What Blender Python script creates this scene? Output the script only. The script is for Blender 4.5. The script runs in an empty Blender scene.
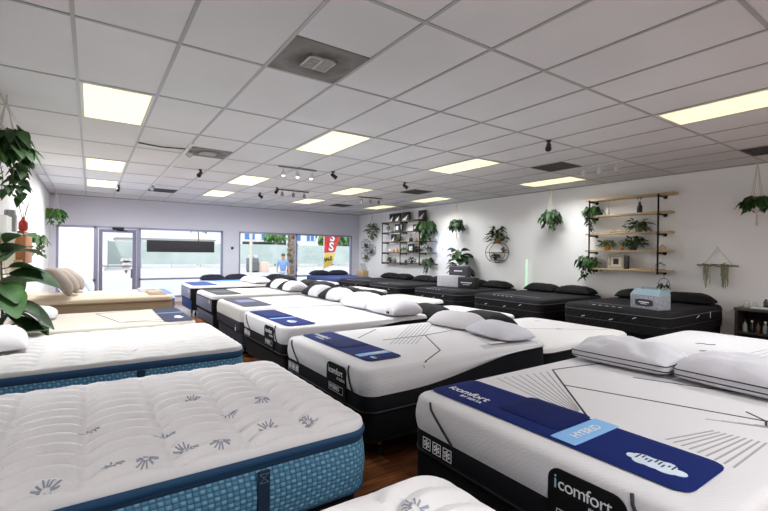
import bpy, bmesh, math, random
from mathutils import Vector, Matrix, noise
PI = math.pi
random.seed(7)
scene = bpy.context.scene
COL = scene.collection

# ------------------------------------------------------------------ materials
def lin(h):
    h = h.lstrip('#')
    out = []
    for i in (0, 2, 4):
        c = int(h[i:i+2], 16) / 255
        out.append(c / 12.92 if c <= .04045 else ((c + .055) / 1.055) ** 2.4)
    return (*out, 1)

MATS = {}
def mat(name, hexc, rough=.6, metal=0, bump=None, emit=None, vary=None, spec=.5, sheen=0):
    """bump = (kind, scale, strength); vary = (scale, hex2, amount)"""
    if name in MATS: return MATS[name]
    m = bpy.data.materials.new(name); m.use_nodes = True
    nt = m.node_tree; b = nt.nodes['Principled BSDF']
    b.inputs['Base Color'].default_value = lin(hexc)
    b.inputs['Roughness'].default_value = rough
    b.inputs['Metallic'].default_value = metal
    b.inputs['Specular IOR Level'].default_value = spec
    if sheen: b.inputs['Sheen Weight'].default_value = sheen
    tc = nt.nodes.new('ShaderNodeTexCoord')
    if vary:
        n = nt.nodes.new('ShaderNodeTexNoise'); n.inputs['Scale'].default_value = vary[0]; n.inputs['Detail'].default_value = 4
        nt.links.new(tc.outputs['Object'], n.inputs['Vector'])
        r = nt.nodes.new('ShaderNodeMapRange'); r.inputs['From Min'].default_value = .3; r.inputs['From Max'].default_value = .7
        r.inputs['To Max'].default_value = vary[2]
        nt.links.new(n.outputs['Fac'], r.inputs['Value'])
        mx = nt.nodes.new('ShaderNodeMix'); mx.data_type = 'RGBA'
        mx.inputs['A'].default_value = lin(hexc); mx.inputs['B'].default_value = lin(vary[1])
        nt.links.new(r.outputs['Result'], mx.inputs['Factor']); nt.links.new(mx.outputs['Result'], b.inputs['Base Color'])
    if bump:
        kind, sc, st = bump
        if kind == 'noise':
            t = nt.nodes.new('ShaderNodeTexNoise'); t.inputs['Scale'].default_value = sc; t.inputs['Detail'].default_value = 3; o = t.outputs['Fac']
        elif kind == 'wave':
            t = nt.nodes.new('ShaderNodeTexWave'); t.inputs['Scale'].default_value = sc; t.inputs['Distortion'].default_value = 6
            t.inputs['Detail Scale'].default_value = 1.2; t.bands_direction = 'DIAGONAL'; o = t.outputs['Fac']
        elif kind == 'voronoi':
            t = nt.nodes.new('ShaderNodeTexVoronoi'); t.inputs['Scale'].default_value = sc; o = t.outputs['Distance']
        nt.links.new(tc.outputs['Object'], t.inputs['Vector'])
        bp = nt.nodes.new('ShaderNodeBump'); bp.inputs['Strength'].default_value = st; bp.inputs['Distance'].default_value = .01
        nt.links.new(o, bp.inputs['Height']); nt.links.new(bp.outputs['Normal'], b.inputs['Normal'])
    if emit:
        b.inputs['Emission Color'].default_value = lin(emit[0]); b.inputs['Emission Strength'].default_value = emit[1]
    MATS[name] = m
    return m

def node_math(nt, op, a, b=None):
    n = nt.nodes.new('ShaderNodeMath'); n.operation = op
    for i, v in enumerate((a, b)):
        if v is None: continue
        if isinstance(v, (int, float)): n.inputs[i].default_value = v
        else: nt.links.new(v, n.inputs[i])
    return n.outputs[0]

def mat_weave(name, ca, cb, cell):
    """basket weave of alternating over / under cells on upright faces"""
    m = bpy.data.materials.new(name); m.use_nodes = True; nt = m.node_tree; b = nt.nodes['Principled BSDF']
    tc = nt.nodes.new('ShaderNodeTexCoord'); sp = nt.nodes.new('ShaderNodeSeparateXYZ'); nt.links.new(tc.outputs['Object'], sp.inputs[0])
    u = node_math(nt, 'DIVIDE', node_math(nt, 'ADD', sp.outputs[0], sp.outputs[1]), cell)
    v = node_math(nt, 'DIVIDE', sp.outputs[2], cell * .85)
    su = node_math(nt, 'ABSOLUTE', node_math(nt, 'SINE', node_math(nt, 'MULTIPLY', u, PI)))
    sv = node_math(nt, 'ABSOLUTE', node_math(nt, 'SINE', node_math(nt, 'MULTIPLY', v, PI)))
    par = node_math(nt, 'MODULO', node_math(nt, 'ABSOLUTE', node_math(nt, 'ADD', node_math(nt, 'FLOOR', u), node_math(nt, 'FLOOR', v))), 2)
    par = node_math(nt, 'GREATER_THAN', par, .5)
    su2 = node_math(nt, 'POWER', su, .5); sv2 = node_math(nt, 'POWER', sv, .5)
    hgt = node_math(nt, 'MULTIPLY', node_math(nt, 'MULTIPLY', su2, sv2), node_math(nt, 'ADD', node_math(nt, 'MULTIPLY', par, .5), .5))
    mx = nt.nodes.new('ShaderNodeMix'); mx.data_type = 'RGBA'; mx.inputs['A'].default_value = lin(ca); mx.inputs['B'].default_value = lin(cb)
    nt.links.new(hgt, mx.inputs['Factor']); nt.links.new(mx.outputs['Result'], b.inputs['Base Color'])
    bp = nt.nodes.new('ShaderNodeBump'); bp.inputs['Strength'].default_value = .8; bp.inputs['Distance'].default_value = .008
    nt.links.new(hgt, bp.inputs['Height']); nt.links.new(bp.outputs['Normal'], b.inputs['Normal'])
    b.inputs['Roughness'].default_value = .65
    MATS[name] = m; return m

def mat_floor():
    m = bpy.data.materials.new('wood_laminate'); m.use_nodes = True; nt = m.node_tree; b = nt.nodes['Principled BSDF']
    tc = nt.nodes.new('ShaderNodeTexCoord'); mp = nt.nodes.new('ShaderNodeMapping'); nt.links.new(tc.outputs['Object'], mp.inputs[0])
    br = nt.nodes.new('ShaderNodeTexBrick'); br.inputs['Scale'].default_value = 1; br.inputs['Brick Width'].default_value = 1.2
    br.inputs['Row Height'].default_value = .125; br.inputs['Mortar Size'].default_value = .0015
    br.inputs['Color1'].default_value = lin('#99633f'); br.inputs['Color2'].default_value = lin('#70442b'); br.inputs['Mortar'].default_value = lin('#2a1710')
    nt.links.new(mp.outputs[0], br.inputs[0])
    mp2 = nt.nodes.new('ShaderNodeMapping'); mp2.inputs['Scale'].default_value = (1.5, 22, 1); nt.links.new(tc.outputs['Object'], mp2.inputs[0])
    n = nt.nodes.new('ShaderNodeTexNoise'); n.inputs['Scale'].default_value = 2.5; n.inputs['Detail'].default_value = 6; nt.links.new(mp2.outputs[0], n.inputs[0])
    mx = nt.nodes.new('ShaderNodeMix'); mx.data_type = 'RGBA'; mx.blend_type = 'MULTIPLY'; mx.inputs['Factor'].default_value = .8
    cr = nt.nodes.new('ShaderNodeValToRGB'); cr.color_ramp.elements[0].position = .35; cr.color_ramp.elements[0].color = (.45, .38, .34, 1); cr.color_ramp.elements[1].position = .65
    cr.color_ramp.elements[1].color = (1.25, 1.2, 1.1, 1)
    nt.links.new(n.outputs['Fac'], cr.inputs[0]); nt.links.new(br.outputs['Color'], mx.inputs['A']); nt.links.new(cr.outputs[0], mx.inputs['B'])
    nt.links.new(mx.outputs['Result'], b.inputs['Base Color']); b.inputs['Roughness'].default_value = .22
    return m

def mat_glass():
    m = bpy.data.materials.new('window_glass'); m.use_nodes = True; nt = m.node_tree
    for n in list(nt.nodes): nt.nodes.remove(n)
    o = nt.nodes.new('ShaderNodeOutputMaterial'); mx = nt.nodes.new('ShaderNodeMixShader')
    t = nt.nodes.new('ShaderNodeBsdfTransparent'); t.inputs[0].default_value = (.96, .98, 1, 1)
    g = nt.nodes.new('ShaderNodeBsdfGlossy'); g.inputs['Roughness'].default_value = .02
    mx.inputs[0].default_value = .05
    nt.links.new(t.outputs[0], mx.inputs[1]); nt.links.new(g.outputs[0], mx.inputs[2]); nt.links.new(mx.outputs[0], o.inputs[0])
    return m

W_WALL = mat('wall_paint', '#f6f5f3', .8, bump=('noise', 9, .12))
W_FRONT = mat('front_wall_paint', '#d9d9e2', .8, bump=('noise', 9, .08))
TILE = mat('ceiling_tile', '#dedede', .9, bump=('noise', 90, .25), vary=(1.1, '#d0d0d0', .6))
TBAR = mat('tbar_metal', '#a6a6a6', .3, .1)
LAMP_FRAME = mat('lamp_frame', '#d8d6cc', .5)
DIFF = mat('lamp_diffuser', '#f4f0d8', .5, emit=('#fff5c4', .72))
FLOOR = mat_floor()
GLASS = mat_glass()
ALU = mat('aluminium_frame', '#9c9cb4', .35, .5)
BLACK = mat('black_fabric', '#0c0c0e', .85, vary=(40, '#131316', .6), spec=.22)
BLACKP = mat('black_plastic', '#0d0d0e', .45)
IRON = mat('black_iron', '#17171a', .5, .6)
NAVYBORDER = mat('navy_black_border', '#0e0f15', .8, vary=(60, '#15171e', .7), spec=.22)
WHITEKNIT = mat('white_knit', '#dad8da', .85, bump=('wave', 24, .1), sheen=.2)
WHITEQ = mat('white_quilt', '#cdcbc9', .8, bump=('noise', 60, .15), sheen=.2)
WHITEP = mat('white_pillow', '#d3d2d8', .75, bump=('noise', 16, .8), sheen=.2)
WHITEC = mat('cream_cover', '#cdc6b8', .85, bump=('noise', 50, .15))
GREYLINE = mat('grey_stitch', '#a5a3a5', .9)
DARKLINE = mat('dark_piping', '#23242e', .7)
RUNNER = mat('navy_runner', '#0d2264', .8, bump=('noise', 200, .1), spec=.2)
RUNNERD = mat('deep_navy_runner', '#0a1b56', .8, bump=('noise', 200, .1), spec=.2)
SKYBAND = mat('sky_blue_band', '#86b9ea', .7)
GREYRUN = mat('grey_runner', '#3c3e52', .8)
WHITETXT = mat('white_lettering', '#eef0f2', .6)
BLUETXT = mat('pale_blue_lettering', '#9cc4dc', .6)
WEAVE = mat_weave('blue_basket_weave', '#2c658c', '#84bedb', .026)
TAPE = mat('dark_blue_tape', '#1f4a70', .7)
TAPED = mat('deep_blue_tape', '#173653', .7)
FLOWER = mat('grey_flower_print', '#a6aaba', .9)
BEIGE = mat('beige_cover', '#cbb9a2', .85, bump=('noise', 60, .15), vary=(5, '#bda98f', .4))
BEIGED = mat('beige_side', '#ab9478', .85, bump=('noise', 40, .2))
TAN = mat('tan_throw', '#a3937f', .9, bump=('noise', 80, .3))
BEIGEP = mat('beige_linen', '#978c81', .9, bump=('noise', 90, .25), vary=(6, '#857a70', .4))
BLUEFAB = mat('blue_fabric', '#2a4380', .8)
LBLUE = mat('light_blue_throw', '#7fb0e6', .85)
PALEB = mat('pale_blue_cover', '#d3dbec', .85)
NAVY = mat('navy_fabric', '#171c30', .8, bump=('noise', 30, .2))
GREYBLUE = mat('grey_blue_panel', '#6e7288', .8)
CHARCOAL = mat('charcoal_top', '#272629', .85, bump=('noise', 30, .3), vary=(30, '#1d1c1f', .7), spec=.22)
CHARSIDE = mat('charcoal_side', '#151517', .8, bump=('wave', 6, .3), spec=.22)
BLACKPIL = mat('black_pillow', '#09090b', .7, bump=('noise', 9, .3), spec=.22)
LEAF = mat('leaf_green', '#3f6b2e', .6, vary=(9, '#24451f', .9))
LEAFD = mat('leaf_dark', '#27491f', .6, vary=(9, '#16300f', .9))
LEAFB = mat('leaf_bright', '#5f9135', .6, vary=(12, '#3a6b26', .8))
LEAFG = mat('leaf_greyish', '#7d8a6a', .6, vary=(12, '#5d6b4c', .8))
STEM = mat('stem_brown', '#7a6a44', .8)
CORD = mat('cotton_cord', '#d8cfbd', .9)
WOOD = mat('pale_wood', '#c9b28a', .6, vary=(7, '#b39a70', .6))
WOODO = mat('orange_wood', '#b57a4a', .55, vary=(8, '#8e5a33', .7))
DRIFT = mat('driftwood', '#8d7a60', .85)
WHITEPOT = mat('white_ceramic', '#e6e6e2', .35)
TERRA = mat('terracotta', '#c88a34', .6)
DARKPOT = mat('dark_pot', '#2b2b2d', .5)
REDV = mat('red_ceramic', '#a3281c', .3)
NAVYV = mat('navy_vase', '#25264a', .25)
CHROME = mat('chrome', '#c9ccd0', .25, .9)
VENTM = mat('vent_metal', '#85837e', .6, .2, vary=(6, '#5c5a55', .9))
def mat_dirty_vent():
    m = bpy.data.materials.new('dusty_vent_metal'); m.use_nodes = True; nt = m.node_tree; b = nt.nodes['Principled BSDF']
    tc = nt.nodes.new('ShaderNodeTexCoord'); n = nt.nodes.new('ShaderNodeTexNoise'); n.inputs['Scale'].default_value = 5; n.inputs['Detail'].default_value = 4
    nt.links.new(tc.outputs['Object'], n.inputs[0]); vm = nt.nodes.new('ShaderNodeVectorMath'); vm.operation = 'DISTANCE'; vm.inputs[1].default_value = (.31, .305, 0)
    nt.links.new(tc.outputs['Object'], vm.inputs[0])
    v = node_math(nt, 'ADD', vm.outputs['Value'], node_math(nt, 'MULTIPLY', node_math(nt, 'SUBTRACT', n.outputs['Fac'], .5), .3))
    cr = nt.nodes.new('ShaderNodeValToRGB'); e = cr.color_ramp.elements; e[0].position = .12; e[0].color = lin('#46433e'); e[1].position = .26; e[1].color = lin('#7d7a74')
    q = e.new(.4); q.color = lin('#66635e')
    nt.links.new(v, cr.inputs[0]); nt.links.new(cr.outputs[0], b.inputs['Base Color']); b.inputs['Roughness'].default_value = .65; return m
VENTDIRT = mat_dirty_vent()
VENTD = mat('vent_dark', '#3c3b3a', .7)
LEGM = mat('leg_metal', '#1b1918', .5, .5)
BRASS = mat('brass_glide', '#a8854a', .4, .8)

# ------------------------------------------------------------------ mesh helpers
class MB:
    def __init__(s): s.v = []; s.f = []; s.mi = []
    def add(s, vs, fs, mi=0):
        b = len(s.v); s.v += [tuple(p) for p in vs]
        for f in fs: s.f.append(tuple(b + i for i in f)); s.mi.append(mi)
    def box(s, x0, x1, y0, y1, z0, z1, mi=0):
        s.add([(x0, y0, z0), (x1, y0, z0), (x1, y1, z0), (x0, y1, z0), (x0, y0, z1), (x1, y0, z1), (x1, y1, z1), (x0, y1, z1)],
              [(3, 2, 1, 0), (4, 5, 6, 7), (0, 1, 5, 4), (1, 2, 6, 5), (2, 3, 7, 6), (3, 0, 4, 7)], mi)
    def rbox(s, x0, x1, y0, y1, z0, z1, r=.01, seg=2, mi=0):
        bm = bmesh.new(); bmesh.ops.create_cube(bm, size=1)
        for v in bm.verts:
            v.co = Vector(((x0 + x1) / 2 + v.co.x * (x1 - x0), (y0 + y1) / 2 + v.co.y * (y1 - y0), (z0 + z1) / 2 + v.co.z * (z1 - z0)))
        bmesh.ops.bevel(bm, geom=bm.edges[:], offset=r, segments=seg, profile=.5, affect='EDGES')
        bm.verts.index_update()
        s.add([v.co[:] for v in bm.verts], [[v.index for v in f.verts] for f in bm.faces], mi); bm.free()
    def tube(s, pts, r, n=6, closed=False, mi=0, taper=None):
        pts = [Vector(p) for p in pts]; m = len(pts); rings = []; ref = Vector((0, 0, 1))
        for i, p in enumerate(pts):
            a = pts[(i - 1) % m] if (i or closed) else pts[0]; b = pts[(i + 1) % m] if (i < m - 1 or closed) else pts[-1]
            t = (b - a); t = t.normalized() if t.length > 1e-9 else Vector((0, 0, 1))
            rr = ref if abs(t.dot(ref)) < .95 else Vector((1, 0, 0))
            u = t.cross(rr).normalized(); w = t.cross(u)
            rad = r if taper is None else r + (taper - r) * i / max(1, m - 1)
            rings.append([p + rad * (math.cos(2 * PI * k / n) * u + math.sin(2 * PI * k / n) * w) for k in range(n)])
        vs = [q for R in rings for q in R]; fs = []
        for i in range(m if closed else m - 1):
            for k in range(n):
                j = (i + 1) % m; fs.append((i * n + k, i * n + (k + 1) % n, j * n + (k + 1) % n, j * n + k))
        if not closed: fs += [tuple(range(n - 1, -1, -1)), tuple((m - 1) * n + k for k in range(n))]
        s.add(vs, fs, mi)
    def lathe(s, prof, n=20, c=(0, 0, 0), mi=0, axis='z'):
        vs = []; fs = []
        for r, z in prof:
            for k in range(n):
                a = 2 * PI * k / n; p = (r * math.cos(a), r * math.sin(a), z)
                if axis == 'y': p = (p[0], p[2], p[1])
                if axis == 'x': p = (p[2], p[0], p[1])
                vs.append((c[0] + p[0], c[1] + p[1], c[2] + p[2]))
        for i in range(len(prof) - 1):
            for k in range(n): fs.append((i * n + k, i * n + (k + 1) % n, (i + 1) * n + (k + 1) % n, (i + 1) * n + k))
        fs += [tuple(range(n - 1, -1, -1)), tuple((len(prof) - 1) * n + k for k in range(n))]
        s.add(vs, fs, mi)
    def prism(s, outline, fn0, fn1, mi=0):
        """outline: list of (a,b); fn0/fn1 map (a,b) to 3-D back and front"""
        n = len(outline)
        s.add([fn0(*p) for p in outline] + [fn1(*p) for p in outline],
              [tuple(range(n - 1, -1, -1)), tuple(range(n, 2 * n))] + [(i, (i + 1) % n, n + (i + 1) % n, n + i) for i in range(n)], mi)
    def sphere(s, c, r, n=10, sq=(1, 1, 1), mi=0):
        m = n // 2 + 1; prof = [(max(1e-4, math.sin(PI * i / m)), -math.cos(PI * i / m)) for i in range(m + 1)]; vs = []; fs = []
        for a, z in prof:
            for k in range(n): vs.append((c[0] + r * sq[0] * a * math.cos(2 * PI * k / n), c[1] + r * sq[1] * a * math.sin(2 * PI * k / n), c[2] + r * sq[2] * z))
        for i in range(m):
            for k in range(n): fs.append((i * n + k, i * n + (k + 1) % n, (i + 1) * n + (k + 1) % n, (i + 1) * n + k))
        s.add(vs, fs, mi)
    def build(s, name, mats, parent=None, smooth=True, fix=True, weld=False):
        me = bpy.data.meshes.new(name); me.from_pydata(s.v, [], s.f)
        if not isinstance(mats, (list, tuple)): mats = [mats]
        for m in mats: me.materials.append(m)
        me.polygons.foreach_set('material_index', s.mi)
        if fix:
            bm = bmesh.new(); bm.from_mesh(me); weld and (bmesh.ops.delete(bm, geom=[v for v in bm.verts if not v.link_faces], context='VERTS'), bmesh.ops.remove_doubles(bm, verts=bm.verts[:], dist=.0004)); bmesh.ops.recalc_face_normals(bm, faces=bm.faces[:]); bm.to_mesh(me); bm.free()
        if smooth:
            me.polygons.foreach_set('use_smooth', [True] * len(me.polygons))
            try: me.set_sharp_from_angle(angle=math.radians(38))
            except Exception: pass
        me.update()
        o = bpy.data.objects.new(name, me); COL.objects.link(o)
        if parent is not None: o.parent = parent
        return o

def tag(o, label=None, cat=None, group=None, kind=None):
    if label: o['label'] = label
    if cat: o['category'] = cat
    if group: o['group'] = group
    if kind: o['kind'] = kind
    return o

GROUPS = {'mattress': 'display mattresses', 'bed_foundation': 'box springs under the beds', 'pillow': 'white pillows on the beds', 'potted_plant': 'potted plants on the wall shelves',
          'vase': 'vases on the wall shelves', 'street_building': 'buildings across the street', 'street_tree': 'street trees', 'folded_throw': 'folded throws on the beige bed', 'fiddle_leaf_fig': 'floor plants'}
def thing(name, label, cat, loc=(0, 0, 0), rotz=0, group=None, rot=None):
    group = group or GROUPS.get(name)
    o = bpy.data.objects.new(name, None); COL.objects.link(o); o.empty_display_size = .1
    o.location = loc; o.rotation_euler = rot if rot else (0, 0, rotz)
    return tag(o, label, cat, group)

def struct(name, mb, m, parent=None, smooth=False):
    o = mb.build(name, m, parent, smooth)
    if parent is None: o['kind'] = 'structure'
    return o

def dup(root, loc=None, rotz=None, label=None, group=None):
    def cp(o, par):
        c = o.copy(); COL.objects.link(c)
        if par is not None: c.parent = par
        for ch in o.children: cp(ch, c)
        return c
    r = cp(root, None)
    if loc is not None: r.location = loc
    if rotz is not None: r.rotation_euler = (0, 0, rotz)
    if label: r['label'] = label
    if group: r['group'] = group
    return r

def lettering(name, s, size, m, parent, mtx, align='LEFT', depth=.0008, spacing=1.0, bold=0):
    cu = bpy.data.curves.new('t', 'FONT'); cu.body = s; cu.size = size; cu.extrude = depth; cu.align_x = align; cu.space_character = spacing; cu.offset = bold
    to = bpy.data.objects.new('t', cu); COL.objects.link(to)
    bpy.context.view_layer.update()
    dg = bpy.context.evaluated_depsgraph_get()
    me = bpy.data.meshes.new_from_object(to.evaluated_get(dg))
    bpy.data.objects.remove(to); bpy.data.curves.remove(cu)
    me.transform(mtx); me.materials.clear(); me.materials.append(m); me.name = name
    o = bpy.data.objects.new(name, me); COL.objects.link(o); o.parent = parent
    return o

def basis(o, x, y):
    x = Vector(x).normalized(); y = Vector(y).normalized(); z = x.cross(y)
    return Matrix(((x.x, y.x, z.x, o[0]), (x.y, y.y, z.y, o[1]), (x.z, y.z, z.z, o[2]), (0, 0, 0, 1)))

# ------------------------------------------------------------------ the room
CEIL = 2.962; XL = -.88; XR = 8.45; YF = 14.02; YB = -3.6
m = MB(); m.box(XL - .12, XR + .12, YB - .12, YF + .2, -.1, 0); struct('floor', m, FLOOR)
m = MB(); m.box(XL - .12, XR + .12, YB - .12, YF + .2, CEIL, CEIL + .1); struct('ceiling', m, TILE)
m = MB(); m.box(XL - .12, XL, YB - .12, YF + .2, 0, CEIL); struct('wall_left', m, W_WALL)
m = MB(); m.box(XR, XR + .12, YB - .12, YF + .2, 0, CEIL); struct('wall_right', m, W_WALL)
m = MB(); m.box(XL, XR, YB - .12, YB, 0, CEIL); struct('wall_back', m, W_WALL)
WB, WT = .12, 2.16        # shop-front opening
OPEN = [(-.74, .13), (.13, 1.14), (1.14, 3.46), (3.95, 8.16)]
m = MB()
m.box(XL, -.74, YF, YF + .2, 0, CEIL); m.box(3.46, 3.95, YF, YF + .2, 0, CEIL); m.box(8.16, XR, YF, YF + .2, 0, CEIL)
m.box(-.74, 3.46, YF, YF + .2, WT, CEIL); m.box(3.95, 8.16, YF, YF + .2, WT, CEIL)
m.box(-.74, .13, YF, YF + .2, 0, WB); m.box(1.14, 3.46, YF, YF + .2, 0, WB); m.box(3.95, 8.16, YF, YF + .2, 0, WB)
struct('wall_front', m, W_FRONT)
m = MB(); m.box(XR - .012, XR - .0005, YB, YF, 0, .1); struct('baseboard_right', m, mat('baseboard_grey', '#9b9691', .5))
m = MB(); m.box(XL + .0005, XL + .012, YB, YF, 0, .1); struct('baseboard_left', m, MATS['baseboard_grey'])
# ceiling grid
m = MB(); z0, z1 = CEIL - .007, CEIL + .001
xs = [-.711 + .61 * i for i in range(0, 16)]; ys = [3.311 + 1.22 * j for j in range(-6, 9)]
for x in xs: m.box(x - .0125, x + .0125, YB, YF, z0, z1)
for y in ys: m.box(XL, XR, y - .0125, y + .0125, z0 + .001, z1)
struct('trim_ceiling_grid', m, TBAR)
m = MB()
for (a, b) in ((XL, XL + .02), (XR - .02, XR)): m.box(a, b, YB, YF, CEIL - .02, CEIL - .001)
m.box(XL, XR, YF - .02, YF, CEIL - .02, CEIL - .001)
struct('trim_wall_angle', m, TBAR)

def window(n, x0, x1, mulls=(), rail=.68, decal=None):
    fr = MB(); w = .055; y0, y1 = YF + .03, YF + .12
    fr.box(x0, x0 + w, y0, y1, WB, WT); fr.box(x1 - w, x1, y0, y1, WB, WT)
    fr.box(x0, x1, y0, y1, WT - w, WT); fr.box(x0, x1, y0, y1, WB, WB + w)
    if rail: fr.box(x0, x1, y0, y1, rail - .025, rail + .025)
    for mx in mulls: fr.box(mx - .025, mx + .025, y0, y1, WB, WT)
    o = struct('window_%d' % n, fr, ALU)
    edges = [x0 + w] + [v for mx in mulls for v in (mx - .025, mx + .025)] + [x1 - w]
    for i in range(0, len(edges), 2):
        for (a, b) in ((WB + w, rail - .025), (rail + .025, WT - w)):
            g = MB(); g.box(edges[i], edges[i + 1], YF + .07, YF + .078, a, b); g.build('pane', GLASS, o, False)
    return o
window(1, *OPEN[0]); window(2, *OPEN[2]); window(3, *OPEN[3], mulls=(5.93,))
# the door
d = MB(); x0, x1 = OPEN[1]; y0, y1 = YF + .02, YF + .14
d.box(x0, x0 + .05, y0, y1, 0, WT); d.box(x1 - .05, x1, y0, y1, 0, WT); d.box(x0 + .05, x1 - .05, y0, y1, WT - .06, WT)
do = struct('door_1', d, ALU)
l = MB(); a, b = x0 + .06, x1 - .06; yl0, yl1 = YF + .05, YF + .1
l.box(a, a + .09, yl0, yl1, .02, 2.09); l.box(b - .09, b, yl0, yl1, .02, 2.09); l.box(a + .09, b - .09, yl0, yl1, 2.0, 2.09); l.box(a + .09, b - .09, yl0, yl1, .02, .27)
lf = l.build('door_leaf', mat('door_aluminium', '#85859a', .4, .4), do, False)
g = MB(); g.box(a + .09, b - .09, YF + .07, YF + .078, .27, 2.0); g.build('pane', GLASS, lf, False)
g = MB(); g.box(a + .06, b - .06, YF + .005, YF + .03, 1.05, 1.085); g.box(a + .04, a + .07, YF + .005, YF + .05, 1.045, 1.09); g.box(b - .07, b - .04, YF + .005, YF + .05, 1.045, 1.09)
g.build('push_bar', ALU, do, False)
g = MB(); g.rbox(.5, .78, YF - .03, YF + .02, 2.085, 2.14, .008); g.tube([(.6, YF - .005, 2.085), (.62, YF + .0, 2.06), (.85, YF + .01, 2.05)], .012)
g.build('door_closer', BLACKP, do)
g = MB(); g.box(b - .13, b - .095, YF + .03, YF + .055, .72, .98); g.build('lock_case', mat('lock_grey', '#55556a', .5), do, False)
# sticker on the door glass
st = MB(); fn = lambda y: (lambda p, q: (.84 + p, y, 1.17 + q))
for cx in (-.09, 0, .09):
    st.prism([(cx + .055 * math.cos(t), .05 + .05 * math.sin(t) * (1 if math.sin(t) < 0 else 1.3)) for t in [2 * PI * k / 14 for k in range(14)]], fn(YF + .0695), fn(YF + .0675))
st.prism([(-.09, .04), (-.1, -.18), (.0, -.36), (.1, -.18), (.09, .04)], fn(YF + .0695), fn(YF + .0675))
so = st.build('door_sticker', mat('sticker_white', '#f4f4f4', .5), None, False); tag(so, 'white scalloped sticker on the glass of the shop door', 'sticker')
st = MB()
for cx in (-.09, 0, .09):
    st.tube([(.84 + cx + .045 * math.cos(t), YF + .066, 1.2 + .04 * math.sin(t)) for t in [PI + PI * k / 8 for k in range(9)]], .006, 5)
st.prism([(-.04, -.22), (.0, -.33), (.04, -.22)], fn(YF + .067), fn(YF + .0655))
st.build('sticker_pattern', mat('sticker_grey', '#6a6a70', .5), so, False)

# ceiling lamps
def cell(i, j): return -.711 + .61 * i, 3.311 + 1.22 * j
lamp_places = []
ordn = ['first', 'second', 'third', 'fourth']
COLS = {1: ('the row nearest the plant wall', [-4, 1, 4, 6]), 5: ('the row left of the ceiling middle', [-4, 1, 4, 6]),
        9: ('the row right of the ceiling middle', [-5, -2, 1, 4, 6]), 13: ('the row nearest the shelf wall', [-5, 1, 4, 6])}
LAMP_LABEL = {
 (1, 1): 'large yellow-lit ceiling panel, biggest one, above the blue-sided mattress at left', (1, 4): 'ceiling panel second from the door in the row along the plant wall',
 (1, 6): 'small lit ceiling panel right above the shop door', (5, 1): 'warm lit ceiling panel close behind the stained square air vent',
 (5, 4): 'lit ceiling panel between the chrome spotlights and the bright triple track light', (5, 6): 'lit ceiling panel above the window with the hanging black sign',
 (9, 1): 'lit ceiling panel between the two black spotlights in the right half of the ceiling', (9, 4): 'lit ceiling panel just beyond the black spotlight and the bright triple track light',
 (9, 6): 'small lit ceiling panel above the red feather flag window', (9, -2): 'long yellow ceiling panel cut by the right picture edge, nearest on that side',
 (13, 1): 'lit ceiling panel beside the dark square vent, near the pipe shelf wall', (13, 4): 'lit ceiling panel above the tall pipe shelf, with a black spotlight before it',
 (13, 6): 'small lit ceiling panel in the far corner, above the hexagon shelves'}
lamp0 = None
for i, (ctxt, rows) in COLS.items():
    for j in rows:
        x, y = cell(i, j)
        lab = LAMP_LABEL.get((i, j), 'unseen ceiling panel added for light behind the view, %s' % ctxt)  # panels without their own label are unseen, added to brighten the foreground
        if lamp0 is None:
            t = lamp0 = thing('ceiling_light', lab, 'ceiling light', (x, y, CEIL), 0, 'fluorescent ceiling panels')
            f = MB(); w, L = .61, 1.22
            for (a0, a1, b0, b1) in ((.013, .04, .013, L - .013), (w - .04, w - .013, .013, L - .013), (.04, w - .04, .013, .04), (.04, w - .04, L - .04, L - .013)):
                f.box(a0, a1, b0, b1, -.009, -.0005)
            f.build('frame', LAMP_FRAME, t, False)
            g = MB(); g.box(.04, w - .04, .04, L - .04, -.005, -.0008); g.build('diffuser', DIFF, t, False)
            la = bpy.data.lights.new('fluorescent_tubes', 'AREA'); la.shape = 'RECTANGLE'; la.size = .5; la.size_y = 1.1
            la.energy = 26; la.color = (.955, .97, 1); la.spread = math.radians(114)
            lb_ = la.copy(); lb_.spread = math.radians(172); lb_.energy = 46; lb_.color = (.95, .97, 1)
            lc_ = la.copy(); lc_.spread = math.radians(150); lc_.energy = 20
            lo = bpy.data.objects.new('fluorescent_tubes', la); COL.objects.link(lo); lo.parent = t; lo.location = (w / 2, L / 2, -.012)
        else:
            t = dup(lamp0, (x, y, CEIL), 0, lab)
            if j >= 4 or i == 13 or j < -2:
                for ch in t.children:
                    if ch.type == 'LIGHT': ch.data = lc_ if i == 13 else lb_

# vents
def vent(i, j, label, dark=False, louvre=True, flip=False):
    x, y = cell(i, j)
    t = thing('ceiling_vent', label, 'vent', (x, y, CEIL), 0, 'air vents in the ceiling')
    b = MB(); b.box(.013, .597, .013, .597, -.006, -.0005); b.build('backing', VENTD if dark else VENTDIRT, t, False)
    c = MB()
    if dark:
        for k in range(4):
            r = .06 + .055 * k
            for (a0, a1, b0, b1) in ((r, .61 - r, r, r + .012), (r, .61 - r, .598 - r, .61 - r), (r, r + .012, r, .61 - r), (.598 - r, .61 - r, r, .61 - r)):
                c.box(a0, a1, b0, b1, -.016 + .002 * k, -.005)
        c.build('louvre_rings', mat('vent_slat_dark', '#4a4947', .6), t, False)
    else:
        for (a0, a1, b0, b1) in ((.2, .42, .2, .215), (.2, .42, .395, .41), (.2, .215, .2, .41), (.405, .42, .2, .41), (.3, .315, .2, .41)): c.box(a0, a1, b0, b1, -.02, -.005)
        for k in range(6):
            c.box(.22, .3, .225 + .03 * k, .237 + .03 * k, -.017, -.006); c.box(.32 + .015 * k, .327 + .015 * k, .22, .4, -.017, -.006)
        c.build('grille', mat('vent_grille', '#b9b7b2', .5), t, False)
    return t
vent(3, -.5, 'stained square ceiling vent with white grille, nearest and largest of the vents')
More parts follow.
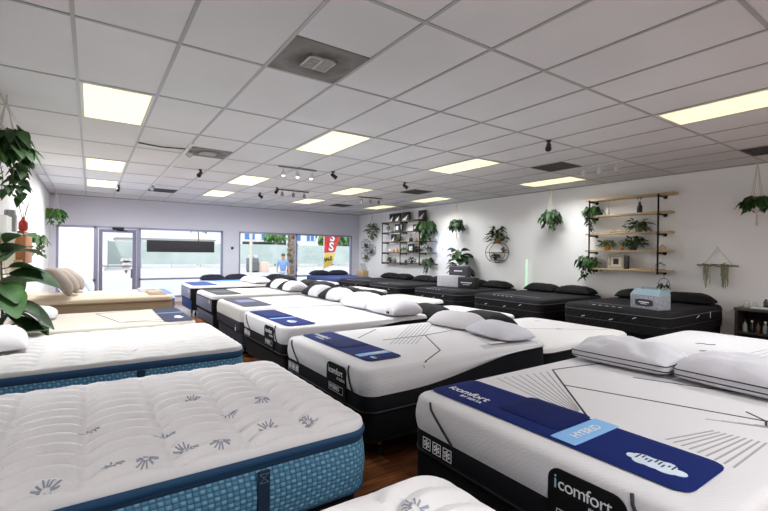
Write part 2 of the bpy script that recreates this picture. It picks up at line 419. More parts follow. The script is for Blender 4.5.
vent(11, .5, 'dark square ceiling vent beside the white three-head track light', True)
vent(3, 2.55, 'dusty ceiling vent beside the chrome spotlight, left half of the ceiling')
vent(11, 3.5, 'dark ceiling vent above the far end of the right wall, beside a black spotlight', True)
vent(11, 6.5, 'small far ceiling vent above the red feather flag window', True)
vent(13, -1.5, 'dark ceiling vent by the right picture edge, over the hanging basket plant', True)
vent(3, 6.5, 'thin far ceiling vent over the window with the black sign', True)

# spotlights
SPOTB = mat('spot_black', '#0b0b0c', .4)
def spot(x, y, label, yaw, m_=SPOTB, tilt=.9):
    t = thing('ceiling_spotlight', label, 'spotlight', (x, y, CEIL), yaw, 'spotlights on the ceiling bars')
    b = MB(); b.lathe([(.028, -.03), (.03, -.008)], 14); b.tube([(0, 0, -.02), (0, 0, -.07)], .008); b.build('mount', m_, t)
    h = MB(); d_ = Vector((math.sin(tilt), 0, -math.cos(tilt))); c = Vector((0, 0, -.08))
    u = Vector((0, 1, 0)); w = d_.cross(u); prof = [(.012, -.045), (.03, -.035), (.034, .05), (.038, .06), (.038, .075), (.03, .075), (.028, .06)]
    vs = []; n = 16
    for r, s in prof:
        for k in range(n): vs.append(c + d_ * s + r * (math.cos(2 * PI * k / n) * u + math.sin(2 * PI * k / n) * w))
    h.add(vs, [(i * n + k, i * n + (k + 1) % n, (i + 1) * n + (k + 1) % n, (i + 1) * n + k) for i in range(len(prof) - 1) for k in range(n)] + [tuple(range(n)), tuple((len(prof) - 1) * n + k for k in range(n))])
    h.build('lamp_head', m_, t)
    return t
spot(1.6, 8.12, 'black ceiling spotlight next to the chrome spotlight line, above the near windows', -2.2)
spot(.51, 11.25, 'black ceiling spotlight beside the last panel above the shop door', -1.8)
spot(3.42, 10.39, 'black ceiling spotlight above the wall pillar between the windows', -.6)
spot(3.56, 6.82, 'black ceiling spotlight at the end of the bright triple track light', -.6)
spot(5.27, 6.96, 'black ceiling spotlight before the dark vent near the far shelf wall', -.6)
spot(4.77, 3.3, 'largest black ceiling spotlight, alone in the middle of the right ceiling half', -2.6)
spot(3.45, 9.3, 'black ceiling spotlight at the left end of the far unlit track light', -2.4)
SPOTC = mat('spot_chrome', '#bdbdbd', .3, .6)
spot(1.15, 6.5, 'chrome ceiling spotlight beside the dusty vent', -2.0, SPOTC); spot(1.12, 10.6, 'chrome ceiling spotlight farther along the bar, towards the door', -2.0, SPOTC)
m = MB(); m.box(1.105, 1.145, 6.2, 11.2, CEIL - .03, CEIL - .008)
o = m.build('ceiling_light_track', mat('track_white', '#dadada', .4), None, False); tag(o, 'long white light track running beside the chrome spotlights towards the door', 'light track')
m = MB(); m.tube([(.52, 6.62, CEIL - .012), (.8, 6.66, CEIL - .02), (1.1, 6.6, CEIL - .014)], .009); o = m.build('ceiling_cable', BLACKP); tag(o, 'black cable on the ceiling leading to the chrome spotlight', 'cable')

def track(x0, y0, x1, y1, label, lit, mm, hm):
    v = Vector((x1 - x0, y1 - y0, 0)); L = v.length
    t = thing('ceiling_track_light', label, 'track light', (x0, y0, CEIL), math.atan2(v.y, v.x), 'three-head track lights')
    b = MB(); b.box(0, L, -.018, .018, -.03, -.008); b.build('track', mm, t, False)
    for k in range(3):
        x = L * (.12 + .37 * k)
        h = MB(); h.tube([(x, 0, -.03), (x, 0, -.07)], .007); h.lathe([(.02, .02), (.03, .0), (.036, -.06), (.033, -.075), (.028, -.075), (.026, -.05)], 16, (x, 0, -.09)); ho = h.build('lamp_head', hm, t)
        q = MB(); q.sphere((x, 0, -.155), .027, 12); q.build('bulb', mat('bulb_lit', '#ffffff', .4, emit=('#ffffff', 6)) if lit else mat('bulb_off', '#cfcfcf', .3), ho)
    return t
GREYM = mat('track_grey', '#8a8a8a', .4, .5); WH = MATS['track_white']
track(2.59, 6.92, 3.28, 6.93, 'track light with three glowing bulbs under the ceiling', True, GREYM, mat('head_white', '#d6d6d6', .4))
track(3.55, 9.48, 4.3, 9.5, 'dim grey track light behind the glowing one, above the far window', False, mat('track_dark', '#55534e', .5), GREYM)
track(5.65, 9.4, 6.35, 9.38, 'dim grey track light in front of the far corner', False, MATS['track_dark'], GREYM)
track(6.63, 4.02, 6.62, 3.3, 'white three-head track light near the right wall', False, WH, MATS['head_white'])

# ------------------------------------------------------------------ beds
class Bed:
    def __init__(s, L, W, T, r=.12, re=.06, disp=None):
        s.L, s.W, s.T, s.r, s.re, s.disp = L, W, T, r, re, disp
    def inside(s, x, y):
        qx = abs(x - s.L / 2) - (s.L / 2 - s.r); qy = abs(y) - (s.W / 2 - s.r)
        return -(min(max(qx, qy), 0) + math.hypot(max(qx, 0), max(qy, 0)) - s.r)
    def normal(s, x, y):
        qx = abs(x - s.L / 2) - (s.L / 2 - s.r); qy = abs(y) - (s.W / 2 - s.r); sx = 1 if x > s.L / 2 else -1; sy = 1 if y > 0 else -1
        if qx > 0 and qy > 0:
            h = math.hypot(qx, qy); return sx * qx / h, sy * qy / h
        return (sx, 0) if qx > qy else (0, sy)
    def surf(s, x, y):
        d = max(0, s.inside(x, y)); z = s.T
        if d < s.re: z = s.T - s.re + math.sqrt(max(0, s.re ** 2 - (s.re - d) ** 2))
        if s.disp:
            t = min(1, d / .07); z += s.disp(x, y) * t * t * (3 - 2 * t)
        return z
    def cmap(s, x, y):
        cx = min(x, s.L - x); cy = s.W / 2 - abs(y)
        if cx < s.r and cy < s.r:
            p = (s.r - cx) / s.r; q = (s.r - cy) / s.r; h = math.hypot(p, q)
            if h > 1e-9:
                k = max(p, q) / h; p *= k; q *= k
            cx = s.r - p * s.r; cy = s.r - q * s.r
            x = cx if x < s.L / 2 else s.L - cx; y = math.copysign(s.W / 2 - cy, y)
        return x, y
    def outline(s, off=0, n=8, k=14):
        """rounded outline, offset outward"""
        L, W, r = s.L, s.W, s.r; pts = []
        for (cx, cy, a0) in ((L - r, -(W / 2 - r), -PI / 2), (L - r, W / 2 - r, 0), (r, W / 2 - r, PI / 2), (r, -(W / 2 - r), PI)):
            for i in range(n + 1):
                a = a0 + PI / 2 * i / n; pts.append((cx + (r + off) * math.cos(a), cy + (r + off) * math.sin(a), math.cos(a), math.sin(a)))
        out = []
        for i, p in enumerate(pts):
            q = pts[(i + 1) % len(pts)]; out.append(p); L_ = math.hypot(q[0] - p[0], q[1] - p[1])
            if L_ > .2:
                for j in range(1, k): t = j / k; out.append((p[0] + (q[0] - p[0]) * t, p[1] + (q[1] - p[1]) * t, p[2], p[3]))
        return out

def cover(b, parent, m_, zb, step=.06, stepy=None, bulge=.006, name='cover', loops=4):
    edge = [0, .004, .012, .024, .04, .058, .08]
    def line(a, c, st):
        n = max(2, int((c - a - .2) / st)); mid = [a + .1 + (c - a - .2) * i / n for i in range(n + 1)]
        return [a + e for e in edge] + mid + [c - e for e in reversed(edge)]
    xs = line(0, b.L, step); ys = line(-b.W / 2, b.W / 2, stepy or step); nx, ny = len(xs), len(ys)
    vs = []; P = {}
    for i, x in enumerate(xs):
        for j, y in enumerate(ys):
            q = b.cmap(x, y); P[i, j] = q; vs.append((q[0], q[1], b.surf(*q)))
    fs = [(i * ny + j, (i + 1) * ny + j, (i + 1) * ny + j + 1, i * ny + j + 1) for i in range(nx - 1) for j in range(ny - 1)]
    ring = [(i, 0) for i in range(nx)] + [(nx - 1, j) for j in range(1, ny)] + [(i, ny - 1) for i in range(nx - 2, -1, -1)] + [(0, j) for j in range(ny - 2, 0, -1)]
    prev = [i * ny + j for i, j in ring]; n = len(ring); base = len(vs)
    zt = [vs[k][2] for k in prev]
    for k in range(1, loops + 1):
        t = k / loops; cur = []
        for q, ij in enumerate(ring):
            x, y = P[ij]; nx_, ny_ = b.normal(x, y); z_b = zb(x, y) if callable(zb) else zb
            o_ = bulge * math.sin(PI * t); vs.append((x + nx_ * o_, y + ny_ * o_, zt[q] + (z_b - zt[q]) * t)); cur.append(len(vs) - 1)
        fs += [(prev[q], prev[(q + 1) % n], cur[(q + 1) % n], cur[q]) for q in range(n)]
        prev = cur
    mb = MB(); mb.add(vs, fs); return mb.build(name, m_, parent)

def band(b, parent, m_, z0, z1, name, off=0., bulge=.008, cap=False, loops=4, k=24):
    out = b.outline(0, 8, k); n = len(out); vs = []; fs = []
    for l in range(loops + 1):
        t = l / loops
        for (x, y, nx, ny) in out:
            a = z0(x, y) if callable(z0) else z0; c = z1(x, y) if callable(z1) else z1; o_ = off + bulge * math.sin(PI * t)
            vs.append((x + nx * o_, y + ny * o_, a + (c - a) * t))
    for l in range(loops):
        for q in range(n): fs.append((l * n + q, l * n + (q + 1) % n, (l + 1) * n + (q + 1) % n, (l + 1) * n + q))
    if cap: fs.append(tuple(range(n - 1, -1, -1)))
    mb = MB(); mb.add(vs, fs); return mb.build(name, m_, parent, True)

def tape(b, parent, m_, z, rad, name='piping', off=.002):
    mb = MB(); mb.tube([(x, y, z(x, y) if callable(z) else z) for x, y, _, _ in b.outline(off, 8, 10)], rad, 6, True); return mb.build(name, m_, parent)

def top_line(b, mb, pts, w, h=.002, step=.04):
    """thin raised strip following the top surface through pts"""
    P = []
    for (p, q) in zip(pts, pts[1:]):
        n = max(1, int(math.hypot(q[0] - p[0], q[1] - p[1]) / step))
        for i in range(n): P.append((p[0] + (q[0] - p[0]) * i / n, p[1] + (q[1] - p[1]) * i / n))
    P.append(pts[-1]); vs = []; fs = []
    for i, p in enumerate(P):
        a = P[max(0, i - 1)]; c = P[min(len(P) - 1, i + 1)]; dx, dy = c[0] - a[0], c[1] - a[1]; l = math.hypot(dx, dy) or 1; nx, ny = -dy / l * w / 2, dx / l * w / 2
        for s in (-1, 1):
            x, y = p[0] + s * nx, p[1] + s * ny; z = b.surf(x, y); vs += [(x, y, z - .002), (x, y, z + h)]
    for i in range(len(P) - 1):
        o = i * 4; n = o + 4
        fs += [(o + 1, o + 3, n + 3, n + 1), (o, o + 1, n + 1, n), (o + 3, o + 2, n + 2, n + 3)]
    mb.add(vs, fs)

def sheet(b, x0, x1, y0, y1, h, th, r=.05, n=14, ny=None, bumpf=None, lift=0.):
    """a cloth pad lying on the mattress"""
    mb = MB(); ny = ny or n; cx, cy = (x0 + x1) / 2, (y0 + y1) / 2
    tmp = Bed(x1 - x0, y1 - y0, 1, r=r)
    vs = []; fs = []; top = {}
    for layer in (0, 1):
        for i in range(n + 1):
            for j in range(ny + 1):
                u, v = tmp.cmap((x1 - x0) * i / n, (y1 - y0) * j / ny - (y1 - y0) / 2)
                X, Y = x0 + u, cy + v; z = b.surf(min(max(X, 0.0), b.L), max(-b.W / 2, min(b.W / 2, Y))) + h
                if b.inside(X, Y) < 0: z -= min(.3, 1.2 * (-b.inside(X, Y)))
                e = max(0, tmp.inside(u, v)); k = min(1, e / (th * 1.2 + .001)); k = math.sqrt(1 - (1 - k) ** 2)
                vs.append((X, Y, z + (th * (.35 + .65 * k) if layer else 0) + (bumpf(X, Y) if bumpf else 0) + lift))
    N = (n + 1) * (ny + 1); I = lambda L, i, j: L * N + i * (ny + 1) + j
    for i in range(n):
        for j in range(ny):
            fs += [(I(1, i, j), I(1, i + 1, j), I(1, i + 1, j + 1), I(1, i, j + 1)), (I(0, i, j), I(0, i, j + 1), I(0, i + 1, j + 1), I(0, i + 1, j))]
    ring = [(i, 0) for i in range(n)] + [(n, j) for j in range(ny)] + [(i, ny) for i in range(n, 0, -1)] + [(0, j) for j in range(ny, 0, -1)]
    for q in range(len(ring)):
        a, c = ring[q], ring[(q + 1) % len(ring)]; fs.append((I(0, *a), I(0, *c), I(1, *c), I(1, *a)))
    mb.add(vs, fs); return mb

def foundation(label, loc, rot, L, W, H, m_=None, z0=.17, guard=False):
    """upholstered box under a mattress (top level) with its corner guards"""
    t = thing('bed_foundation', label, 'box spring', (loc[0], loc[1], z0), rot)
    b = Bed(L, W, H, r=.06, re=.015)
    cover(b, t, m_ or BLACK, .012, .4, name='box', bulge=.0)
    g = MB()
    o = b.outline(.002, 8, 1)
    g2 = band(Bed(L, W, H, r=.06), t, mat('dust_cloth', '#0c0c0d', .9), .0, .014, 'base_cloth', .001, 0, True, 1)
    return t

def bedframe(label, loc, rot, L, W, h=.166):
    t = thing('steel_bed_frame', label, 'bed frame', (loc[0], loc[1], 0), rot, 'steel frames under the beds')
    r = MB()
    for s in (-1, 1): r.box(.12, L - .1, s * (W / 2 - .16) - .015, s * (W / 2 - .16) + .015, h - .03, h)
    for x in (.2, L - .3): r.box(x - .015, x + .015, -W / 2 + .1, W / 2 - .1, h - .045, h - .03)
    r.build('rails', LEGM, t, False)
    for x in (.2, L - .3):
        for s in (-1, 0, 1):
            g = MB(); y = s * (W / 2 - .16); g.tube([(x, y, h - .03), (x, y, .03)], .013, 10); g.lathe([(.028, 0), (.03, .012), (.018, .03), (.014, .05)], 14, (x, y, 0))
            lg = g.build('leg', LEGM, t)
            q = MB(); q.lathe([(.017, .075), (.017, .1)], 12, (x, y, 0)); q.build('glide_collar', BRASS, lg)
    return t

# ---- the comfort mattresses with a black wavy border
def comfort(name_label, loc, rot, W, lines, stripes, logo=True, T=.30, L=2.03, text=True, cover_m=None):
    t = thing('mattress', name_label, 'mattress', loc, rot)
    b = Bed(L, W, T, r=.11, re=.042)
    def zb(x, y):
        side = b.inside(x, max(-W / 2, min(W / 2, y)))
        k = max(0., min(1., (x - .35) / 1.4)); k = k * k * (3 - 2 * k)
        return .118 + (.14 * k if abs(y) > W / 2 - .13 else .14 * k)
    cover(b, t, cover_m or WHITEKNIT, zb, .06, loops=5, bulge=.012)
    bd = band(b, t, NAVYBORDER, 0, zb, 'border', -.004, .006, True, k=30)
    mb = MB(); mb.tube([(x, y, .006) for x, y, _, _ in b.outline(.0, 8, 10)], .005, 6, True); mb.build('border_piping', BLACKP, bd)
    if lines:
        mb = MB()
        for pl in lines: top_line(b, mb, pl, .010, .0022)
        # piping running down the foot face
        if logo:
            for (ya, yb_) in ((.59, .40), (-.48, -.56)):
                zz = [(0.288, 0), (.258, .12), (.235, .3), (.21, .5), (.18, .7), (.15, .87), (.12, 1)]
                pts = [(-.007 - .012 * math.sin(PI * max(0, .258 - z) / .14) if z < .27 else .007, ya + (yb_ - ya) * k, z) for z, k in zz]
                mb.tube(pts, .0065, 6)
        mb.build('seam_piping', DARKLINE, t)
    if stripes:
        mb = MB()
        for (p, q, r_, s_, n) in stripes:
            for i in range(n):
                k = i / (n - 1); top_line(b, mb, [(p[0] + (r_[0] - p[0]) * k, p[1] + (r_[1] - p[1]) * k), (q[0] + (s_[0] - q[0]) * k, q[1] + (s_[1] - q[1]) * k)], .009, .0008, .06)
        mb.build('stripe_pattern', GREYLINE, t)
    if logo:
        # black tombstone label on the foot face
        y0, y1, z0, z1, r = -.165, -.475, .02, .265, .05
        out = [(y0, z0), (y1, z0)] + [(y1 + r - r * math.cos(a), z1 - r + r * math.sin(a)) for a in [PI / 2 * k / 6 for k in range(7)]] + [(y0 - r + r * math.sin(a), z1 - r + r * math.cos(a)) for a in [PI / 2 * k / 6 for k in range(7)]]
        mb = MB(); mb.prism(out, lambda a, c: (-.008, a, c), lambda a, c: (-.0145, a, c)); lb = mb.build('label_panel', BLACK, t, False)
        B_ = lambda y, z: basis((-.0155, y, z), (0, -1, 0), (0, 0, 1))
        lettering('label_lettering', 'i', .080, BLUETXT, lb, B_(-.19, .188))
        lettering('label_lettering', 'comfort', .07, WHITETXT, lb, B_(-.209, .188), spacing=.93)
        lettering('label_lettering', 'BY SERTA', .028, WHITETXT, lb, B_(-.335, .153))
        lettering('label_lettering', 'HYBRID', .046, WHITETXT, lb, B_(-.215, .068))
        mb = MB(); xx = -.0156
        for (a0, a1, c0, c1) in ((-.205, -.208, .055, .11), (-.43, -.433, .055, .11), (-.205, -.433, .055, .058), (-.205, -.433, .107, .11)): mb.box(xx - .0006, xx, min(a0, a1), max(a0, a1), c0, c1)
        mb.build('label_lettering', WHITETXT, lb, False)
        # snowflake icons
        for k in range(3):
            yc, zc, s = .60 - .082 * k, .06, .032; mb = MB(); x_ = -.0075
            for (a0, a1, c0, c1) in ((-s, s, -s, -s + .004), (-s, s, s - .004, s), (-s, -s + .004, -s, s), (s - .004, s, -s, s)): mb.box(x_, x_ + .002, yc + a0, yc + a1, zc + c0, zc + c1)
            for a in range(3):
                an = PI / 3 * a + PI / 6; dx, dz = math.cos(an), math.sin(an); mb.tube([(x_, yc - .024 * dx, zc - .024 * dz), (x_, yc + .024 * dx, zc + .024 * dz)], .003, 4)
                for sg in (-1, 1):
                    for w in (.7, -.7): mb.tube([(x_, yc + sg * .013 * dx, zc + sg * .013 * dz), (x_, yc + sg * (.013 * dx + .01 * math.cos(an + w)), zc + sg * (.013 * dz + .01 * math.sin(an + w)))], .0022, 4)
            mb.build('snowflake_icon', WHITETXT, bd, False)
    return t, b

def runner_thing(label, b, loc, rot, x0, x1, y0, y1, m_=RUNNER):
    t = thing('foot_runner', label, 'bed runner', loc, rot, 'display runners across the bed feet')
    sheet(b, x0, x1, y0, y1, .005, .007, .06, 12, 30).build('panel', m_, t)
    return t

MZ = .39
G_M = 'middle row beds'
lines = [[(1.16, .61), (.49, -.05), (.22, -.33)], [(1.16, .61), (1.79, .49)], [(.9, .36), (1.22, -.54)], [(1.14, -.56), (1.22, -.54), (1.3, -.44)], [(1.22, -.54), (1.5, -.7)], [(1.45, .2), (1.75, -.5)]]
stripes = [((.66, .68), (.47, -.0), (1.08, .6), (.58, .06), 8), ((.56, -.36), (.86, -.44), (.5, -.62), (.9, -.62), 9), ((1.0, -.36), (1.15, -.62), (1.12, -.52), (1.2, -.68), 4)]
# M1
m1, b1 = comfort('large white mattress with black border and icomfort label, nearest in the middle row', (1.55, 1.21, MZ), 0, 1.52, lines, stripes)
foundation('black box spring under the nearest white mattress of the middle row', (1.57, 1.21), 0, 1.99, 1.5, .217)
bedframe('steel bed frame under the nearest white mattress of the middle row', (1.57, 1.21), 0, 1.99, 1.5)
def rich_runner(label, b, loc, rot, x0, x1, y0, y1, flap, hyb, cloud, text=True):
    t = runner_thing(label, b, loc, rot, x0, x1, y0, y1)
    Z = lambda x, y: b.surf(x, y) + .011
    f = sheet(b, flap[0], flap[1], flap[2], flap[3], .0122, .009, .04, 10).build('stitched_flap', RUNNERD, t)
    h = sheet(b, hyb[0], hyb[1], hyb[2], hyb[3], .0122, .003, .005, 10).build('light_blue_band', SKYBAND, t)
    if text:
        yc = (hyb[2] + hyb[3]) / 2
        lettering('band_lettering', 'HYBRID', .06, WHITETXT, h, basis((hyb[0] + .07, yc - .026, b.T + .0168), (1, 0, 0), (0, 1, 0)))
        lettering('runner_lettering', 'icomfort', .088, WHITETXT, t, basis((x0 + .1, y1 - .06, b.T + .0142), (0, -1, 0), (1, 0, 0)), spacing=.95)
        lettering('runner_lettering', 'BY SERTA', .036, WHITETXT, t, basis((x0 + .055, y1 - .2, b.T + .0142), (0, -1, 0), (1, 0, 0)))
    cx, cy, sx, sy = cloud; mb = MB()
    for i, (du, dv, ru, rv) in enumerate(((0, 0, .9, .75), (.3, .55, .6, .5), (-.35, .5, .6, .4), (-.3, -.5, .65, .5), (.35, -.4, .7, .4), (.0, .95, .45, .3), (-.1, -.95, .5, .35))):
        mb.prism([(cx + sx * (du + ru * math.cos(2 * PI * k / 16)), cy + sy * (dv + rv * math.sin(2 * PI * k / 16))) for k in range(16)], lambda a, c: (a, c, b.T + .0118), lambda a, c: (a, c, b.T + .0136 + .00004 * i))
    co = mb.build('cloud_print', mat('cloud_white', '#dfe8f2', .7, vary=(14, '#a9c3de', .7)), t, False)
    mb = MB()
    for k in range(9):
        a = -.05 + .013 * k; mb.box(cx + .012 * math.sin(k * 2.1), cx + .03 + .012 * math.cos(k * 1.7), cy + a * 1.2, cy + a * 1.2 + .007, b.T + .0137, b.T + .0142)
    mb.build('cloud_lettering', mat('print_dark', '#3c3a40', .7), co, False)
    return t
rich_runner('navy runner with raised flap, light blue band and cloud print, on the nearest icomfort mattress', b1, (1.55, 1.21, MZ), 0, .12, .49, -.61, .735, (.21, .505, -.06, .3), (.135, .5, -.19, -.07), (.25, -.45, .05, .085))
# M2
lines2 = [[(1.2, .08), (.88, -.5), (.5, -.74)], [(1.2, .08), (1.95, .2)], [(.7, .1), (1.25, .08)], [(.55, .3), (.95, .6)]]
stripes2 = [((.66, -.08), (1.5, .68), (.85, -.2), (1.7, .55), 7), ((1.3, -.55), (1.9, -.6), (1.25, -.65), (1.9, -.72), 5), ((1.55, -.3), (1.4, -.62), (1.75, -.3), (1.6, -.62), 6)]
m2, b2 = comfort('white mattress with black border, second in the middle row, with two loose pillows', (1.56, 3.2, MZ), 0, 1.48, lines2, stripes2)
foundation('black box spring under the second white mattress of the middle row', (1.6, 3.2), 0, 1.98, 1.42, .217)
bedframe('steel bed frame with visible leg under the second mattress of the middle row', (1.6, 3.2), 0, 1.98, 1.42)
rich_runner('navy runner with raised flap and light blue band, on the second icomfort mattress', b2, (1.56, 3.2, MZ), 0, .15, .48, -.52, .71, (.17, .46, -.05, .3), (.16, .46, -.38, -.3), (.24, -.45, .02, .03))
# M3
lines3 = [[(.95, .6), (1.08, -.3), (.3, -.6)], [(1.08, -.3), (1.85, .1)]]
m3, b3 = comfort('white mattress with black border, third in the middle row, under two long plump white pillows', (1.7, 5.08, .395), 0, 1.5, lines3, [])
foundation('black box spring under the third white mattress of the middle row', (1.73, 5.08), 0, 1.95, 1.46, .222)
bedframe('steel bed frame under the third mattress of the middle row', (1.73, 5.08), 0, 1.95, 1.46)
rich_runner('navy two-panel runner with light blue strip, on the third middle-row mattress', b3, (1.7, 5.08, .395), 0, .06, .42, -.68, .7, (.08, .4, .0, .6), (.06, .42, -.14, -.1), (.22, -.42, .05, .07), False)

def simple_mattress(label, loc, rot, L, W, T, top_m, zb, bands, r=.1, re=.05, step=.1, pip=None, foot=None, disp=None):
    t = thing('mattress', label, 'mattress', loc, rot)
    b = Bed(L, W, T, r=r, re=re, disp=disp)
    cover(b, t, top_m, zb, step, loops=3)
    for i, (z0, z1, m_, nm) in enumerate(bands): band(b, t, m_, z0, z1, nm, -.002, .006, i == len(bands) - 1)
    if pip: tape(b, t, pip[1], pip[0], .007)
    if foot:
        mb = MB(); mb.rbox(-.011, -.002, -W / 2 + r * .9, W / 2 - r * .9, foot[0], foot[1], .003); mb.build('foot_panel', foot[2], t)
    return t, b
# M4
m4, b4 = simple_mattress('white pillow-top mattress with navy side, fourth in the middle row, grey runner', (1.72, 6.68, .39), 0, 2.0, 1.44, .33, WHITEQ, .13, [(0, .13, NAVY, 'side_band')], pip=(.13, BLACKP), re=.06)
foundation('navy box spring under the fourth mattress of the middle row', (1.75, 6.68), 0, 1.95, 1.4, .217, NAVY)
bedframe('steel bed frame under the fourth mattress of the middle row', (1.75, 6.68), 0, 1.95, 1.4)
rn = runner_thing('charcoal runner with a lighter print, on the fourth mattress of the middle row', b4, (1.72, 6.68, .39), 0, .08, .5, -.58, .62, GREYRUN)
sheet(b4, .16, .42, -.1, .25, .0128, .002, .02, 8).build('printed_patch', mat('runner_print', '#7b82a6', .8), rn)
# M5
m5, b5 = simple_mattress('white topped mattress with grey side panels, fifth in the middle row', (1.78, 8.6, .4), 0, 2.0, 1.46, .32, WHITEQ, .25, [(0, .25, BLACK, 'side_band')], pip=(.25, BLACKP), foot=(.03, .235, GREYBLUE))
fo = foundation('black box spring with grey foot under the fifth mattress of the middle row', (1.8, 8.6), 0, 1.95, 1.42, .227, BLACK)
mb = MB(); mb.rbox(-.008, -.001, -.66, .66, .03, .2, .003); mb.build('foot_panel', mat('slate_panel', '#4c5066', .8), fo)
bedframe('steel bed frame under the fifth mattress of the middle row', (1.8, 8.6), 0, 1.95, 1.42)
rn = runner_thing('dark grey runner of two panels, on the fifth mattress of the middle row', b5, (1.78, 8.6, .4), 0, .1, .55, -.6, .62, mat('slate_runner', '#34343c', .8))
sheet(b5, .12, .53, -.05, .0, .0128, .002, .004, 8).build('pale_strip', mat('strip_grey', '#8d8d93', .8), rn)
# M6
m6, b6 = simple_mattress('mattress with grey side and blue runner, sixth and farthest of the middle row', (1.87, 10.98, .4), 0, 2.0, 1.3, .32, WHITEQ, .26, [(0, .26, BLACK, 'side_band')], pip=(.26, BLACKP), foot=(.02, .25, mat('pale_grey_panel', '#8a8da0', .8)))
fo = foundation('black box spring with blue foot under the farthest mattress of the middle row', (1.89, 10.98), 0, 1.95, 1.26, .227, BLACK)
mb = MB(); mb.rbox(-.008, -.001, -.58, .58, .0, .225, .003); mb.build('foot_panel', BLUEFAB, fo)
bedframe('steel bed frame under the farthest mattress of the middle row', (1.89, 10.98), 0, 1.95, 1.26)
runner_thing('blue runner on the farthest mattress of the middle row', b6, (1.87, 10.98, .4), 0, .055, .6, -.6, .6, BLUEFAB)
# hang tags on the feet of M4..M6
for (x, y, z, lab) in ((1.767, 8.1, .62, 'white hang tag on the foot of the fifth middle-row mattress'), (1.857, 10.55, .62, 'white hang tag on the foot of the farthest middle-row mattress'), (1.71, 6.2, .43, 'small white tag on the foot of the fourth middle-row mattress'), (1.685, 5.62, .5, 'small white tag on the foot of the third middle-row mattress')):
    t = thing('hang_tag', lab, 'tag', (x, y, z), 0, 'white tags on bed feet')
    mb = MB(); mb.rbox(-.004, 0, -.018, .018, -.05, 0, .001, 1); mb.build('card', mat('tag_white', '#e8e8ea', .6), t)
    mb = MB(); mb.tube([(-.002, 0, -.004), (-.001, .004, .02), (.0, .0, .035)], .0015, 5); mb.build('string', CORD, t)

# ---- left row: blue woven tufted mattresses (foot at +x)
def tuft(p=.31, q=.125, a=.085, amp=.05):
    def f(x, y):
        s = abs(math.sin(PI * x / p)); yy = -y - a * s
        ph = yy / q; r_ = abs(math.sin(PI * ph)) ** .6
        dx = (x / p - round(x / p)) * p
        z = -amp * (1 - r_) * (.55 + .45 * s)
        z += .0032 * math.sin(2 * PI * ph * 3) * r_
        z -= .028 * math.exp(-(dx / .035) ** 2) * (.6 + .4 * math.cos(2 * PI * ph))
        z += .006 * noise.noise(Vector((x * 2.2, y * 2.2, 3)))
        return z
    return f
def woven(label, loc, step, W=1.52, L=2.02, T=.365, flowers=(), handles=True, fn=None, topm=WHITEQ):
    t = thing('mattress', label, 'mattress', loc, PI)
    b = Bed(L, W, T, r=.13, re=.035, disp=fn or tuft())
    cover(b, t, topm, T - .05, step, step * .8, loops=2, bulge=.002, name='quilted_top')
    tz = T - .052
    band(b, t, TAPE, tz - .036, tz + .008, 'tape_edge', .004, .008)
    band(b, t, TAPED, tz - .055, tz - .034, 'tape_groove', .0, .002)
    band(b, t, WEAVE, .012, tz - .053, 'woven_side', .0, .014, True)
    tape(b, t, TAPED, .01, .008, 'base_piping')
    if handles:
        for (hx) in (.58, 1.45):
            for s in (-1, 1):
                mb = MB(); y0, y1 = sorted((s * (W / 2 + .010), s * (W / 2 + .02))); mb.rbox(hx - .028, hx + .028, y0, y1, .02, tz - .055, .003, 1); h = mb.build('handle', mat('handle_navy', '#17304a', .8), t)
                mb = MB(); ys = s * (W / 2 + .021)
                for (a, c) in (((-.02, .245), (.02, .205)), ((-.02, .205), (.02, .245)), ((-.02, .245), (.02, .245)), ((-.02, .205), (.02, .205))): mb.tube([(hx + a[0], ys, a[1]), (hx + c[0], ys, c[1])], .0015, 4)
                mb.build('stitching', mat('thread_grey', '#6d7f92', .8), h)
    if flowers:
        mb = MB()
        for (fx, fy, fr) in flowers:
            k0 = random.random()
            for k in range(13):
                a = 2 * PI * (k + k0) / 13 + random.uniform(-.1, .1); r0 = fr * .28; r1 = fr * random.uniform(.75, 1.05)
                pts = [(fx + r * math.cos(a), fy + r * math.sin(a)) for r in (r0, (r0 + r1) / 2, r1)]
                if b.inside(*pts[-1]) > .012: top_line(b, mb, pts, .0065, .0022, .006)
        mb.build('floral_pattern', FLOWER, t, True)
    return t, b
def fl(b_loc, pts): return [(b_loc[0] - X, b_loc[1] - Y, r) for X, Y, r in pts]
L1loc = (1.225, 2.64, .27)
l1, bl1 = woven('white tufted mattress with blue woven side and dark blue handle, nearest full one at left', L1loc, .012, topm=mat('bright_quilt', '#f6f4f5', .8, bump=('noise', 60, .15)),
    flowers=fl(L1loc, [(-.13, 1.98, .055), (.08, 2.05, .05), (.2, 2.02, .05), (.36, 2.06, .055), (.5, 2.03, .05), (.75, 2.1, .055), (.95, 2.06, .05), (-.35, 1.97, .05), (.3, 2.26, .05), (.62, 2.36, .05), (.0, 2.5, .05), (.85, 2.5, .05), (.5, 2.72, .05)]))
foundation('dark box spring under the nearest full tufted mattress at left', (1.16, 2.64), PI, 1.98, 1.48, .246, BLACK, .015)
L2loc = (1.17, 4.66, .29)
l2, bl2 = woven('white tufted mattress with blue woven side, second at left behind the nearest tufted one', L2loc, .022, handles=False, fn=tuft(.3, .15, .08, .055),
    flowers=fl(L2loc, [(.3, 4.2, .05), (.7, 4.4, .05)]))
for hx in (.83,):
    mb = MB(); mb.rbox(hx - .03, hx + .03, .768, .778, .02, .26, .003, 1); mb.build('handle', MATS['handle_navy'], l2)
foundation('dark box spring under the second tufted mattress at left', (1.15, 4.66), PI, 1.98, 1.48, .272, BLACK, .015)
L0loc = (1.16, .54, .27)
